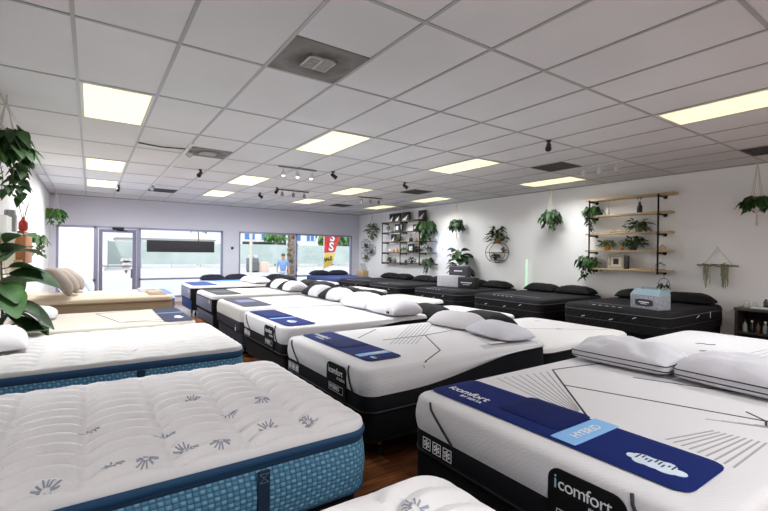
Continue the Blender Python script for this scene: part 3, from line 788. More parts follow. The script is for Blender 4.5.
l0, bl0 = woven('white tufted mattress corner with flower print, at the bottom edge of the picture', L0loc, .016, W=1.56, topm=MATS['bright_quilt'],
    flowers=fl(L0loc, [(.92, 1.13, .06), (.78, 1.06, .05), (1.0, .98, .05), (.7, .95, .05), (.85, .85, .05)]), handles=False)
foundation('dark box spring under the tufted mattress at the bottom edge', (1.14, .47), PI, 1.98, 1.52, .252, BLACK, .015)
# L3
l3, bl3 = comfort('cream mattress with thin dark seams, third at left before the beige mattress', (1.12, 6.52, .34), PI, 1.5,
    [[(1.05, -.53), (.82, .45), (.32, .45)], [(.82, .45), (.3, .66)], [(1.05, -.53), (.38, -.73)]], [], logo=False, T=.29, L=1.98, cover_m=WHITEC)
foundation('black box spring under the cream mattress at left', (1.1, 6.52), PI, 1.96, 1.46, .322, BLACK, .015)
rn = runner_thing('navy runner in two panels with pale cloud print, on the cream mattress at left', bl3, (1.12, 6.52, .34), PI, .03, .36, -.68, .72, mat('ink_runner', '#152246', .8))
sheet(bl3, .03, .37, -.1, -.03, .0128, .003, .005, 8).build('grey_blue_band', mat('band_greyblue', '#6f86a8', .8), rn)
mb = MB(); mb.prism([(.16 + .05 * math.cos(a) * (1 + .2 * math.sin(5 * a)), .38 + .12 * math.sin(a)) for a in [2 * PI * k / 24 for k in range(24)]], lambda a, c: (a, c, .3015), lambda a, c: (a, c, .3035)); mb.build('cloud_print', MATS['cloud_white'], rn, False)
# L4 beige
l4, bl4 = simple_mattress('thick beige mattress with brown sides and linen pillows, at left near the shop door', (1.12, 8.5, .42), PI, 1.98, 1.6, .35, BEIGE, .29, [(.255, .29, mat('beige_gap', '#8a755c', .9), 'seam_gap'), (.06, .255, BEIGED, 'side_band'), (0, .06, mat('brown_base', '#7a5f48', .9), 'base_band')], pip=(.29, BEIGED), re=.05)
tape(bl4, l4, BEIGED, .25, .007)
foundation('brown box spring under the beige mattress at left', (1.1, 8.5), PI, 1.94, 1.56, .4, MATS['brown_base'], .015)
# throws folded on the foot of L4
for (x0, x1, y0, y1, h, m_, lab) in ((.05, .32, -.2, .55, 0, TAN, 'tan knitted throw folded on the beige mattress foot, nearest of three'),
        (.1, .4, -.7, -.25, 0, mat('grey_throw', '#aaa6ac', .9, bump=('noise', 80, .3)), 'grey knitted throw folded on the beige mattress, behind the tan one')):
    t = thing('folded_throw', lab, 'throw', (1.12, 8.5, .42), PI)
    sheet(bl4, x0, x1, y0, y1, .002 + h, .02, .03, 12).build('lower_fold', m_, t)
    sheet(bl4, x0 + .02, x1 - .01, y0 + .05, y1 - .1, .022 + h, .02, .03, 12).build('upper_fold', m_, t)
# L5
l5, bl5 = simple_mattress('pale bluish mattress behind the beige one, by the shop door', (1.5, 10.75, .32), PI, 2.03, 1.5, .27, PALEB, .17, [(0, .17, mat('slate_side', '#5c6072', .8), 'side_band')], pip=(.17, BLUEFAB))
foundation('slate box spring under the pale mattress by the shop door', (1.48, 10.75), PI, 1.98, 1.46, .302, mat('slate_box', '#4c4e5c', .85), .015)
runner_thing('bright blue runner on the foot of the pale mattress by the shop door', bl5, (1.5, 10.75, .32), PI, .03, .4, -.7, .7, mat('mid_blue_runner', '#5f7fd0', .8))

# ---- right-middle row (heads back to back with the middle row)
RY = [(1.3, 1.5), (3.28, 1.46), (5.1, 1.5), (6.68, 1.44), (8.6, 1.46), (10.98, 1.3)]
RX = [3.60, 3.605, 3.75, 3.74, 3.80, 3.89]; RZ = [.36, .33, .30, .38, .41, .43]; RL = [1.98, 1.82, 1.85, 1.82, 1.8, 1.8]
rn_lab = ['white mattress with black printed marks, behind the large white pillows of the nearest bed', 'white mattress with rounded black edge, right of the loose pillow with the tag',
          'white topped mattress behind the two long plump white pillows', 'pale mattress with black edge behind the two-tone pillows', 'white mattress behind the farther two-tone pillows', 'white mattress behind the farthest middle-row pillows']
RB = []
for k, (y, w) in enumerate(RY):
    Lr = RL[k]; zr = RZ[k]
    t, b = simple_mattress(rn_lab[k], (RX[k], y, zr), 0, Lr, w, .26 if k else .33, WHITEQ if k else mat('printed_cover', '#b4b2b3', .85, bump=('noise', 60, .15)), .2 if k else .24, [(0, .2 if k else .24, BLACK, 'side_band')], pip=(.2 if k else .24, BLACKP), r=.2, re=.05)
    foundation('black box spring under the mattress back to back with the %s middle-row bed' % ('nearest', 'second', 'third', 'fourth', 'fifth', 'farthest')[k], (RX[k] + .02, y), 0, Lr - .05, w - .05, zr - .018, BLACK, .015)
    mb = MB()
    if k == 0:
        for (x, yy) in ((.62, .62), (.75, .2), (.8, .08), (.7, -.3), (1.0, -.4), (1.1, .35)):
            top_line(b, mb, [(x, yy), (x + .05, yy - .03), (x + .03, yy - .09), (x + .09, yy - .12)], .014, .003, .02)
        for i in range(10): top_line(b, mb, [(.85 + .02 * i, -.05 - .06 * i), (1.35, -.1 - .06 * i)], .003, .0008, .1)
        top_line(b, mb, [(.75, .2), (1.0, -.7)], .006, .0012)
    else:
        top_line(b, mb, [(.5, w / 2 - .2), (1.0, 0), (1.7, -w / 2 + .25)], .005, .0012); top_line(b, mb, [(1.5, w / 2 - .3), (1.55, w / 2 - .36)], .012, .0012); top_line(b, mb, [(1.2, -.1), (1.24, -.16)], .012, .0012)
    mb.build('printed_marks', DARKLINE, t); RB.append(b)
    if k == 0:
        mb = MB(); top_line(b, mb, [(.1, .66), (.1, .44)], .14, .002); lo = mb.build('sewn_label', mat('label_grey', '#a9a5a0', .8), t)
        mb = MB(); top_line(b, mb, [(.07, .62), (.09, .56), (.06, .5)], .012, .004); top_line(b, mb, [(.13, .64), (.13, .47)], .008, .004); mb.build('label_print', DARKLINE, lo)

# ---- wall row: dark mattresses, heads at the right wall
WB_ = [(3.33, 1.56, .75, 'black mattress carrying the grey patterned box, nearest along the right wall'), (5.3, 1.6, .73, 'dark grey topped black mattress under the pipe shelf, second along the right wall'),
       (7.28, 1.5, .71, 'dark mattress before the green wall light, third along the right wall'), (9.3, 1.44, .71, 'dark mattress below the tall shelf, fourth along the right wall'), (11.0, 1.5, .71, 'dark mattress in the far corner of the right wall')]
WBED = []
for k, (y, w, top, lab) in enumerate(WB_):
    T = .33; t, b = simple_mattress(lab, (6.35, y, top - T), 0, 2.02, w, T, CHARCOAL, .25, [(0, .25, CHARSIDE, 'side_band')], pip=(.25, mat('grey_piping', '#5a5a60', .7)), r=.14, re=.06)
    tape(b, t, BLACKP, .12, .006, 'side_piping', .004); WBED.append((b, y, top - T, w))
    mb = MB()
    top_line(b, mb, [(.35, w / 2 - .25), (.4, -w / 2 + .3)], .05, .0015); mb.build('stitched_band', mat('stitch_band', '#6b6a70', .8), t)
    mb = MB()
    for (yy, zz) in ((w / 2 - .35, .14), (-w / 2 + .45, .2), (0, .14)): mb.tube([(-.012, yy, zz), (-.012, yy - .05, zz + .02)], .006, 5)
    for yy in (.3, .2, .1, 0, -.1): mb.tube([(.06, yy, b.surf(.06, yy) + .002), (.06, yy - .05, b.surf(.06, yy - .05) + .002)], .004, 5)
    mb.tube([(.9, -w / 2 - .012, .2), (.98, -w / 2 - .012, .23)], .006, 5); mb.tube([(1.4, -w / 2 - .01, .16), (1.4, -w / 2 - .01, .26)], .005, 5)
    mb.build('stitch_pattern', mat('stitch_white', '#cfcfd2', .7), t)
    foundation('black box spring under the dark mattress along the right wall, %s from the cabinet' % ('first', 'second', 'third', 'fourth', 'fifth')[k], (6.38, y), 0, 1.96, w - .06, top - T - .016, BLACK, .015)

# ---- beds with heads at the shop front
n1, bn1 = simple_mattress('white mattress with light blue throw and navy pillows, head at the shop window pillar', (3.42, 11.87, .36), PI / 2, 2.0, 1.44, .28, PALEB, .16, [(0, .16, NAVY, 'side_band')], pip=(.16, NAVY))
foundation('navy box spring under the mattress with light blue throw', (3.42, 11.89), PI / 2, 1.96, 1.4, .342, NAVY, .015)
tw = thing('bed_throw', 'light blue throw spread on the mattress by the window pillar', 'throw', (3.42, 11.87, .36), PI / 2)
sheet(bn1, .75, 1.45, -.55, .45, .003, .012, .05, 12).build('cloth', LBLUE, tw)
n2, bn2 = simple_mattress('blue mattress with two navy pillows, head at the window with the red flag', (7.0, 11.95, .42), PI / 2, 1.98, 1.5, .3, mat('blue_cover', '#414e86', .85, bump=('noise', 40, .2)), .18, [(0, .18, NAVY, 'side_band')], pip=(.18, NAVY))
foundation('navy box spring under the blue mattress at the flag window', (7.0, 11.97), PI / 2, 1.94, 1.46, .402, NAVY, .015)

# ------------------------------------------------------------------ pillows
def pillow(label, cx, cy, cz, L, W, T, rot=0, m_=WHITEP, kind='plain', seed=1, tilt=None, group=None, wr=.006, band_m=None, name='pillow'):
    """L along local y, W along local x; resting on cz"""
    t = thing(name, label, 'pillow', (cx, cy, cz), rot, group)
    if tilt: t.rotation_euler = (tilt[0], tilt[1], rot); t.location.z = cz + W / 2 * math.sin(abs(tilt[1])) + .01
    n, k = 22, 30; lo, hi = (.045, .08) if kind == 'gusset' else ((.045, .075) if kind == 'thick' else (.035, .035))
    V = {}
    for s in (0, 1):
        for i in range(n + 1):
            for j in range(k + 1):
                u = -1 + 2 * i / n; v = -1 + 2 * j / k
                u = math.copysign(1 - (1 - abs(u)) ** 1.6, u); v = math.copysign(1 - (1 - abs(v)) ** 1.6, v)
                f = max(0, (1 - abs(u) ** 2.6) * (1 - abs(v) ** 3.4)) ** .55
                pin = 1 - (.05 if kind == 'plain' else .02) * (v * v) ; pin2 = 1 - (.06 if kind == 'plain' else .02) * (u * u)
                # rounded corners
                cr = .10; hh = max(abs(u), abs(v)) / max(1e-6, math.hypot(max(0, abs(u) - 1 + cr) / cr, max(0, abs(v) - 1 + cr) / cr)) if (abs(u) > 1 - cr and abs(v) > 1 - cr) else None
                uu, vv = u, v
                if hh is not None:
                    p = (abs(u) - 1 + cr) / cr; q = (abs(v) - 1 + cr) / cr; g = max(p, q) / max(1e-6, math.hypot(p, q)); uu = math.copysign(1 - cr + p * g * cr, u); vv = math.copysign(1 - cr + q * g * cr, v)
                x = uu * W / 2 * pin; y = vv * L / 2 * pin2
                nz = noise.noise(Vector((x * 9 + seed * 7, y * 7, seed))) * wr + noise.noise(Vector((x * 26 + seed, y * 20, seed + 5))) * wr * .35
                z = hi + (T - hi) * f + nz * 1.6 * min(1, f * 3) if s else lo * (1 - f ** .6)
                V[s, i, j] = (x, y, z)
    I = lambda s, i, j: s * (n + 1) * (k + 1) + i * (k + 1) + j
    vs = [V[s, i, j] for s in (0, 1) for i in range(n + 1) for j in range(k + 1)]
    ring = [(i, 0) for i in range(n)] + [(n, j) for j in range(k)] + [(i, k) for i in range(n, 0, -1)] + [(0, j) for j in range(k, 0, -1)]
    fs = [(I(1, i, j), I(1, i + 1, j), I(1, i + 1, j + 1), I(1, i, j + 1)) for i in range(n) for j in range(k)]
    fs += [(I(0, i, j), I(0, i, j + 1), I(0, i + 1, j + 1), I(0, i + 1, j)) for i in range(n) for j in range(k)]
    if kind in ('gusset', 'thick'): fs += [(I(0, *ring[q]), I(0, *ring[(q + 1) % len(ring)]), I(1, *ring[(q + 1) % len(ring)]), I(1, *ring[q])) for q in range(len(ring))]
    if kind == 'twotone':
        fa = [f for f in fs if sum(vs[a][1] for a in f) / len(f) < -L * .02]; fb = [f for f in fs if f not in set(fa)]
        a = MB(); a.add(vs, fa); a.build('cover', m_, t, weld=True); a = MB(); a.add(vs, fb); a.build('end_panel', band_m or BLACKPIL, t, weld=True)
    else:
        a = MB(); a.add(vs, fs); a.build('cover', m_, t, weld=True)
    if kind == 'gusset':
        for s in (0, 1):
            a = MB(); a.tube([vs[I(s, *r_)] for r_ in ring], .004, 5, True); a.build('piping', DARKLINE, t)
    return t
tM = MZ + .30 + .003
# M1 pillows
pillow('plump white gusset pillow with dark piping, the left of two on the nearest bed', 3.34, 1.60, tM, .68, .46, .19, .03, kind='gusset', seed=1, wr=.018)
pillow('plump white gusset pillow with dark piping, the right of two on the nearest bed', 3.36, .88, tM, .70, .47, .20, -.04, kind='gusset', seed=2, wr=.018)
# M2 pillows
pillow('smooth white pillow on the second middle-row bed, left of the tagged one', 3.42, 3.5, tM, .62, .42, .17, .08, seed=3, m_=mat('white_smooth', '#d9d7da', .8))
tp = pillow('white dotted pillow with a hanging white tag, on the second middle-row bed', 3.33, 2.83, tM + .006, .64, .40, .14, -.12, seed=4, m_=mat('white_dotted', '#d6d6de', .8, bump=('voronoi', 55, .5)))
mb = MB(); mb.rbox(-.30, -.17, -.27, -.22, .003, .007, .001, 1); mb.rbox(-.34, -.29, -.275, -.215, .004, .009, .001, 1); mb.build('care_tag', MATS['tag_white'], tp)
# M3 stack
pillow('long plump white pillow, far one of two end to end on the third middle-row bed', 3.38, 5.42, .699, .72, .47, .22, 0, seed=7, kind='thick')
tp = pillow('long plump white pillow, near one of two end to end, with small black logo tag', 3.36, 4.66, .699, .72, .47, .23, -.02, seed=8, kind='thick')
mb = MB(); mb.rbox(-.249, -.236, -.25, -.2, .04, .07, .002, 1); mb.build('logo_tag', BLACKP, tp)
# two-tone pillows
for (y, by, z, lab) in ((7.02, 4, .725, 'black and white pillow, far one of the pair on the fourth middle-row bed'), (6.33, 4, .725, 'black and white pillow, near one of the pair on the fourth middle-row bed'),
                        (8.95, 5, .725, 'black and white pillow, far one of the pair on the fifth middle-row bed'), (8.25, 5, .725, 'black and white pillow, near one of the pair on the fifth middle-row bed')):
    pillow(lab, 3.42, y, z, .68, .46, .2, 0, kind='twotone', seed=int(y * 10), group='two-tone pillows')
pillow('white pillow at the head of the farthest middle-row bed', 3.5, 10.66, .723, .66, .44, .16, .05, seed=21)
pillow('white pillow behind another at the head of the farthest middle-row bed', 3.5, 11.3, .723, .56, .44, .15, 0, seed=22)
# R-row black pillows
for k, (y, w) in enumerate(RY):
    if k == 0: continue
    for s in (-1, 1):
        zt = RZ[k] + .26 + .003
        if k == 1 and s < 0: continue
        pillow('black pillow behind the %s middle-row bed, on the %s side' % (('', 'second', 'third', 'fourth', 'fifth', 'farthest')[k], 'nearer' if s < 0 else 'farther'),
               RX[k] + .3 if k > 1 else 4.0, y + s * w * .235, zt, w * .46, .46, .22, 0, BLACKPIL, 'thick', seed=30 + 2 * k + s, group='black pillows of the right-middle row', wr=.008)
# wall-row black pillows
for k, (b, y, z0, w) in enumerate(WBED):
    for s in (-1, 1):
        tp = pillow('long black pillow at the right wall, %s one on the %s dark bed' % ('near' if s < 0 else 'far', ('nearest', 'second', 'third', 'fourth', 'farthest')[k]),
               8.07, y + s * w * .24, z0 + .333, w * .47, .44, .17, 0, BLACKPIL, 'plain', seed=50 + 2 * k + s, group='black pillows at the right wall', wr=.008)
        mb = MB(); mb.box(-.01, .006, -.16, -.04, .174, .176); mb.build('printed_mark', MATS['stitch_white'], tp, False)
# front beds
for (x, y, z, s, lab) in ((3.06, 13.62, .643, 70, 'navy pillow at the window pillar, left of two'), (3.78, 13.62, .643, 71, 'navy pillow at the window pillar, right of two'),
                          (6.64, 13.65, .723, 72, 'navy pillow below the flag window, left of two'), (7.36, 13.65, .723, 73, 'navy pillow below the flag window, right of two')):
    pillow(lab, x, y, z, .7, .44, .17, PI / 2, NAVY, 'plain', seed=s, group='navy pillows at the shop front')
# left row pillows
pillow('white pillow on the second tufted mattress, leaning at the left edge', -.63, 4.85, .665, .66, .38, .17, .1, m_=MATS['white_smooth'], seed=80)
pillow('white pillow peeking out behind the fiddle-leaf plant, on the cream mattress', -.56, 6.9, .634, .66, .44, .15, 0, m_=MATS['white_smooth'], seed=81)
for (x, y, ty, s, lab) in ((-.42, 7.98, -.95, 82, 'beige linen cushion leaning on the beige bed, nearest and half hidden by leaves'), (-.36, 8.52, -.85, 83, 'beige linen cushion leaning on the beige bed, second and largest'), (-.3, 9.12, -.8, 84, 'beige linen cushion leaning on the beige bed, third towards the door')):
    pillow(lab, x, y, .785, .5, .5, .17, .0, BEIGEP, 'plain', seed=s, tilt=(0, -ty, 0), name='cushion', group='beige cushions on the beige bed')
for (y, s, lab) in ((10.45, 85, 'bluish white pillow upright on the pale bed, nearer one'), (11.05, 86, 'bluish white pillow upright on the pale bed, farther one')):
    pillow(lab, -.1, y, .61, .55, .45, .14, 0, PALEB, 'plain', seed=s, tilt=(0, 1.1, 0))

# ------------------------------------------------------------------ plants
def leaf(mb, base, d, length, width, droop=.4, n=5, heart=True, roll=0, mi=0):
    d = Vector(d).normalized(); side = d.cross(Vector((0, 0, 1)))
    side = side.normalized() if side.length > .05 else Vector((math.cos(roll * 9), math.sin(roll * 9), 0))
    side = (Matrix.Rotation(roll, 3, d) @ side); nrm = side.cross(d)
    vs = []; fs = []
    for i in range(n + 1):
        t = i / n
        w = width * (math.sin(PI * min(1, t * .93 + .05) ** .62) if heart else math.sin(PI * (t * .94 + .03)) ** .8) * .5
        c = Vector(base) + d * (length * t) + Vector((0, 0, -droop * length * t * t))
        vs += [c - side * w + nrm * w * .25, c - nrm * w * .05, c + side * w + nrm * w * .25]
    for i in range(n):
        a = i * 3; b = a + 3; fs += [(a, a + 1, b + 1, b), (a + 1, a + 2, b + 2, b + 1)]
    mb.add(vs, fs, mi)

def bushy(rng, n, rad, size, mode='pothos', mats=None):
    """foliage ball around the origin; returns (foliage, stems)"""
    f = MB(); s = MB()
    for k in range(n):
        a = rng.uniform(0, 2 * PI); el = rng.uniform(-.5, 1.2) if mode != 'fern' else rng.uniform(-.1, 1.2)
        d = Vector((math.cos(a) * math.cos(el), math.sin(a) * math.cos(el), math.sin(el)))
        r = rng.uniform(.35, 1.0); p = Vector((d.x * rad[0], d.y * rad[0], d.z * rad[1])) * r
        L = size * rng.uniform(.7, 1.25)
        if mode == 'fern':
            m_ = 7; tip = Vector((d.x * rad[0], d.y * rad[0], d.z * rad[1])); pts = [tip * (i / m_) + Vector((0, 0, -.5 * rad[0] * (i / m_) ** 2.2 + .15 * rad[1] * math.sin(PI * i / m_))) for i in range(m_ + 1)]
            s.tube(pts, .003, 4)
            for i in range(1, m_ + 1):
                for sg in (-1, 1):
                    sd = Vector((-d.y, d.x, 0)).normalized() if (abs(d.x) + abs(d.y)) > .01 else Vector((1, 0, 0))
                    leaf(f, pts[i], sd * sg + d * .6, L * (1 - .5 * i / m_), L * .3, .3, 3, False, rng.uniform(-.3, .3))
        else:
            out = Vector((d.x, d.y, rng.uniform(-1.6, -.2))) if mode == 'pothos' else Vector((d.x, d.y, rng.uniform(-.3, 1.0)))
            if rng.random() < .5: s.tube([(0, 0, -.02), p * .5 + Vector((0, 0, .05)), p], .003, 4)
            leaf(f, p, out, L, L * (.8 if mode == 'pothos' else .45), rng.uniform(.2, .8), 4, True, rng.uniform(-.7, .7), rng.choice((0, 0, 1)))
    return f, s

def trail(rng, f, s, start, length, size, spread=.05, gap=.05):
    p = Vector(start); pts = [p.copy()]; n = max(3, int(length / gap)); ox, oy = rng.uniform(-1, 1) * spread, rng.uniform(-1, 1) * spread
    for i in range(n):
        p = p + Vector((ox / n + rng.uniform(-.012, .012), oy / n + rng.uniform(-.012, .012), -length / n)); pts.append(p.copy())
        a = rng.uniform(0, 2 * PI); leaf(f, p, (math.cos(a), math.sin(a), -.4), size * rng.uniform(.7, 1.15), size * .8, .5, 4, True, rng.uniform(-.6, .6), rng.choice((0, 1)))
    s.tube(pts, .0035, 4)

def pot(t, m_, r, h, z=0, name='pot'):
    g = MB(); g.lathe([(r * .75, 0), (r * .82, .01), (r, h * .85), (r * 1.06, h * .86), (r * 1.06, h), (r * .93, h), (r * .88, h * .86)], 20, (0, 0, z)); p = g.build(name, m_, t)
    g = MB(); g.lathe([(.001, h * .87), (r * .89, h * .88)], 16, (0, 0, z)); g.build('soil', mat('soil', '#3a2a20', .95), p)

def clamp(mb, x0, lo=None, hi=None):
    mb.v = [(min(max(x, (lo - x0) if lo is not None else x), (hi - x0) if hi is not None else x), y, z) for x, y, z in mb.v]

def offset(mb, dx, dy, dz):
    mb.v = [(x + dx, y + dy, z + dz) for x, y, z in mb.v]

def hanging_plant(label, x, y, zpot, seed, rad, n, size, mats, trails=(), hook=CEIL - .009, tail=.25, mode='pothos', r=.08, h=.13, wall=None, potm=WHITEPOT, lift=0):
    rng = random.Random(seed); t = thing('hanging_plant', label, 'plant', (x, y, zpot), 0, 'hanging plants')
    pot(t, potm, r, h)
    f, s = bushy(rng, n, rad, size, mode); offset(f, 0, 0, h + lift); offset(s, 0, 0, h)
    for (a, L) in trails: trail(rng, f, s, (r * 1.2 * math.cos(a), r * 1.2 * math.sin(a), h), L, size)
    clamp(f, x, XL + .012, XR - .012); clamp(s, x, XL + .012, XR - .012)
    f.build('foliage', mats, t, True, False); s.build('stems', STEM, t)
    c = MB(); top = hook - zpot
    for k in range(4):
        a = PI / 4 + k * PI / 2; c.tube([(0, 0, -.03), (r * .9 * math.cos(a), r * .9 * math.sin(a), .01), (r * 1.1 * math.cos(a), r * 1.1 * math.sin(a), h), (r * .5 * math.cos(a), r * .5 * math.sin(a), h + (top - h) * .5), (0, 0, top - .04)], .0045, 5)
    c.tube([(0, 0, top), (0, 0, top - .06)], .006, 6); c.build('macrame_hanger', CORD, t)
    if tail:
        c = MB()
        for k in range(7): c.tube([(0, 0, -.03), (.012 * math.cos(k), .012 * math.sin(k), -.03 - tail * (.85 + .15 * math.sin(k * 3)))], .004, 4)
        c.build('cord_tail', CORD, t)
    return t
hanging_plant('small dark hanging plant in the far corner above the hexagon shelves', 8.22, 12.75, 2.2, 1, (.22, .26), 90, .13, [LEAFD, LEAFG], [(0, .25), (2, .3), (4, .22), (5, .2)], mode='lance', tail=.12)
hanging_plant('round hanging plant with long cord tail, between tall pipe shelf and round wire shelf', 8.19, 8.47, 2.17, 2, (.19, .19), 150, .10, [LEAFD, LEAF], [(0, .1), (3, .1), (5, .08)], tail=.22)
hanging_plant('bushy hanging plant alone on the white wall, left of the wooden pipe shelf', 8.17, 5.59, 2.2, 3, (.2, .2), 130, .1, [LEAFD, LEAF], [(.5, .22), (2.5, .2), (4, .25), (5.5, .25)], tail=.12)
hanging_plant('hanging plant by the right picture edge with white cord tail, above the black cabinet', 8.1, 2.1, 2.2, 4, (.24, .1), 150, .09, [LEAFD, LEAF], [(1, .1), (3, .12), (4.6, .1)], tail=.22)
hanging_plant('large heart-leaved hanging plant at the upper left by the plant wall', -.66, 5.35, 2.36, 5, (.19, .2), 130, .125, [LEAF, LEAFD, LEAFB], [(-.9, .5), (-.2, .5), (-1.8, .45), (-.5, .4), (.5, .3)], tail=0, r=.09, h=.14)
hanging_plant('small bright hanging plant in the corner above the first shop window', -.68, 12.9, 2.25, 6, (.2, .14), 90, .11, [LEAFB, LEAF], [(0, .2), (1, .15), (3.5, .25), (5, .2)], tail=0)

# fiddle-leaf figs
def fig(label, x, y, seed, leaves, size, h, mats=(LEAF, LEAFD), potm=WHITEPOT):
    rng = random.Random(seed); t = thing('fiddle_leaf_fig', label, 'plant', (x, y, 0), 0)
    pot(t, potm, .115, .3)
    s = MB(); s.tube([(0, 0, .2), (.01, .02, h * .6), (-.01, 0, h)], .014, 7, taper=.008)
    f = MB()
    for (dx, dy, z, az, L, el) in leaves:
        b = Vector((0, 0, z)); d = Vector((math.cos(az) * math.cos(el), math.sin(az) * math.cos(el), math.sin(el)))
        p = b + d * .06; s.tube([b, p], .006, 5); leaf(f, p, d, L, L * .62, .45, 8, False, rng.uniform(-.5, .5), rng.choice((0, 1)))
    clamp(f, x, XL + .012, XR - .012); clamp(s, x, XL + .012, XR - .012); f.v = [(a, b_, max(c, .70 if x < 0 else .90) if abs(b_) > .12 else c) for a, b_, c in f.v]
    f.build('foliage', list(mats), t, True, False); s.build('trunk', STEM, t); return t
rng = random.Random(11); lv = []
for k in range(20):
    lv.append((0, 0, .72 + .045 * k, k * 2.4, rng.uniform(.3, .42), rng.uniform(-.1, .6)))
lv += [(0, 0, 1.02, -.25, .40, -.35), (0, 0, .88, -.5, .42, -.45), (0, 0, .95, .3, .38, -.5), (0, 0, 1.25, -.2, .42, .1), (0, 0, 1.4, -.8, .4, .7), (0, 0, 1.35, -1.4, .45, .5), (0, 0, 1.1, -1.2, .42, -.1), (0, 0, 1.2, .2, .36, .35)]
fig('large fiddle-leaf fig with broad green leaves at the left edge, behind the second tufted mattress', -.72, 5.6, 12, lv, .3, 1.6)
rng = random.Random(5); lv = []
for k in range(34): lv.append((0, 0, 1.0 + .018 * k, k * 2.4, rng.uniform(.28, .4), rng.uniform(-.2, .7)))
fig('dark leafy floor plant against the right wall behind the white display box', 8.12, 8.28, 6, lv, .3, 1.55, (LEAFD, LEAF), DARKPOT)

# ------------------------------------------------------------------ wooden pipe shelf on the right wall
def flange(mb, x0, y, z):
    mb.tube([(XR - .002, y, z), (XR - .014, y, z)], .035, 14); mb.tube([(XR - .014, y, z), (x0, y, z)], .014, 8)
sx0, sx1 = 8.18, 8.40
t = thing('pipe_wall_shelf', 'wooden five-board shelf on black pipes, right of the bushy hanging plant', 'shelf', (0, 0, 0))
ZS = [2.60, 2.28, 1.93, 1.60, 1.25]
for z in ZS:
    mb = MB(); mb.rbox(sx0, sx1, 3.24 if z > 2.5 else 3.29, 4.80, z - .017, z + .017, .003); mb.build('board', WOOD, t)
for y in (3.46, 4.71):
    mb = MB(); mb.tube([(8.17, y, 1.19), (8.17, y, 2.60)], .015, 10)
    for z in ZS: mb.sphere((8.17, y, z - .035), .022, 10)
    mb.build('pipe', IRON, t)
    for z in ZS:
        mb = MB(); flange(mb, 8.17, y, z - .035); mb.build('bracket', IRON, t)
def potted(label, x, y, z, seed, rad, n, size, mats, pm, r, h, trails=(), mode='lance', name='potted_plant', group=None):
    rng = random.Random(seed); t = thing(name, label, 'plant', (x, y, z), 0, group); pot(t, pm, r, h)
    f, s = bushy(rng, n, rad, size, mode); offset(f, 0, 0, h); offset(s, 0, 0, h)
    for (a, L) in trails: trail(rng, f, s, (r * 1.3 * math.cos(a), r * 1.3 * math.sin(a), h), L, size, .08)
    clamp(f, x, None, XR - .012); clamp(s, x, None, XR - .012)
    if not trails: f.v = [(a, b_, max(c, .012)) for a, b_, c in f.v]
    f.build('foliage', mats, t, True, False); s.build('stems', STEM, t); return t
sz = lambda k: ZS[k] + .018
potted('trailing plant at the left end of the pipe shelf, second board', 8.27, 4.72, sz(1), 21, (.17, .12), 80, .09, [LEAFD, LEAF], WHITEPOT, .07, .1, [(PI, .35), (2.6, .4), (3.6, .3), (1.6, .25)], 'pothos')
potted('leafy plant in a grey pot, middle of the pipe shelf third board', 8.28, 3.83, sz(2), 22, (.2, .17), 90, .1, [LEAFD, LEAF], mat('grey_pot', '#8a7b66', .7), .06, .09)
potted('small plant in a yellow pot on the pipe shelf fourth board', 8.28, 4.4, sz(3), 23, (.16, .08), 60, .09, [LEAF, LEAFD], TERRA, .065, .11)
potted('wide plant in a dark pot on the pipe shelf fourth board', 8.28, 3.93, sz(3), 24, (.22, .14), 100, .1, [LEAFD, LEAF], DARKPOT, .075, .12)
potted('trailing plant at the lowest board left end of the pipe shelf', 8.27, 4.78, sz(4), 25, (.22, .17), 90, .1, [LEAF, LEAFD], WHITEPOT, .07, .1, [(PI, .3), (2.4, .3), (4, .25)], 'pothos')
def vase(label, x, y, z, prof, m_, stems=None, group=None, name='vase'):
    t = thing(name, label, 'vase', (x, y, z), 0, group); g = MB(); g.lathe(prof, 18); g.build('body', m_, t)
    if stems:
        h = prof[-1][1]; s = MB(); f = MB(); rng = random.Random(stems[2])
        for k in range(stems[0]):
            a = rng.uniform(0, 2 * PI); e = Vector((math.cos(a) * .3, math.sin(a) * .35, 1)).normalized() * stems[1] * rng.uniform(.7, 1)
            s.tube([(0, 0, h * .5), e * .5 + Vector((0, 0, h * .8)), e + Vector((0, 0, h))], .003, 5)
            for i in range(stems[4]): leaf(f, e * (.5 + .5 * i / max(1, stems[4])) + Vector((0, 0, h)), (math.cos(a + i), math.sin(a + i), .3), .05, .035, .3, 3)
        s.build('stems', stems[3], t)
        if f.v: f.build('leaves', LEAFD, t, True, False)
    return t
vase('dark blue bottle vase with small leafy twig, on the pipe shelf second board', 8.28, 3.82, sz(1), [(.04, 0), (.045, .02), (.045, .12), (.02, .16), (.02, .2)], NAVYV, (4, .14, 3, STEM, 4))
vase('clear thin bottle with dry stems, on the pipe shelf second board left half', 8.28, 4.4, sz(1), [(.025, 0), (.028, .02), (.028, .1), (.012, .13), (.012, .17)], mat('clear_bottle', '#cfcfc8', .2), (4, .12, 4, mat('dry_stem', '#8a6a5a', .8), 0))
mb = MB(); mb.tube([(8.27, 4.35, sz(2) + .018), (8.29, 4.15, sz(2) + .03), (8.25, 3.98, sz(2) + .018)], .016, 7); mb.tube([(8.29, 4.2, sz(2) + .03), (8.25, 4.3, sz(2) + .06)], .01, 6)
tag(mb.build('driftwood_piece', WOOD), 'pale driftwood piece lying on the pipe shelf third board', 'driftwood')
t = thing('framed_print', 'small square framed print on the pipe shelf lowest board', 'frame', (8.25, 4.22, sz(4)))
mb = MB()
for (a0, a1, c0, c1) in ((-.15, .15, 0, .05), (-.15, .15, .22, .27), (-.15, -.1, .05, .22), (.1, .15, .05, .22)): mb.rbox(-.012, .012, a0, a1, c0, c1, .003)
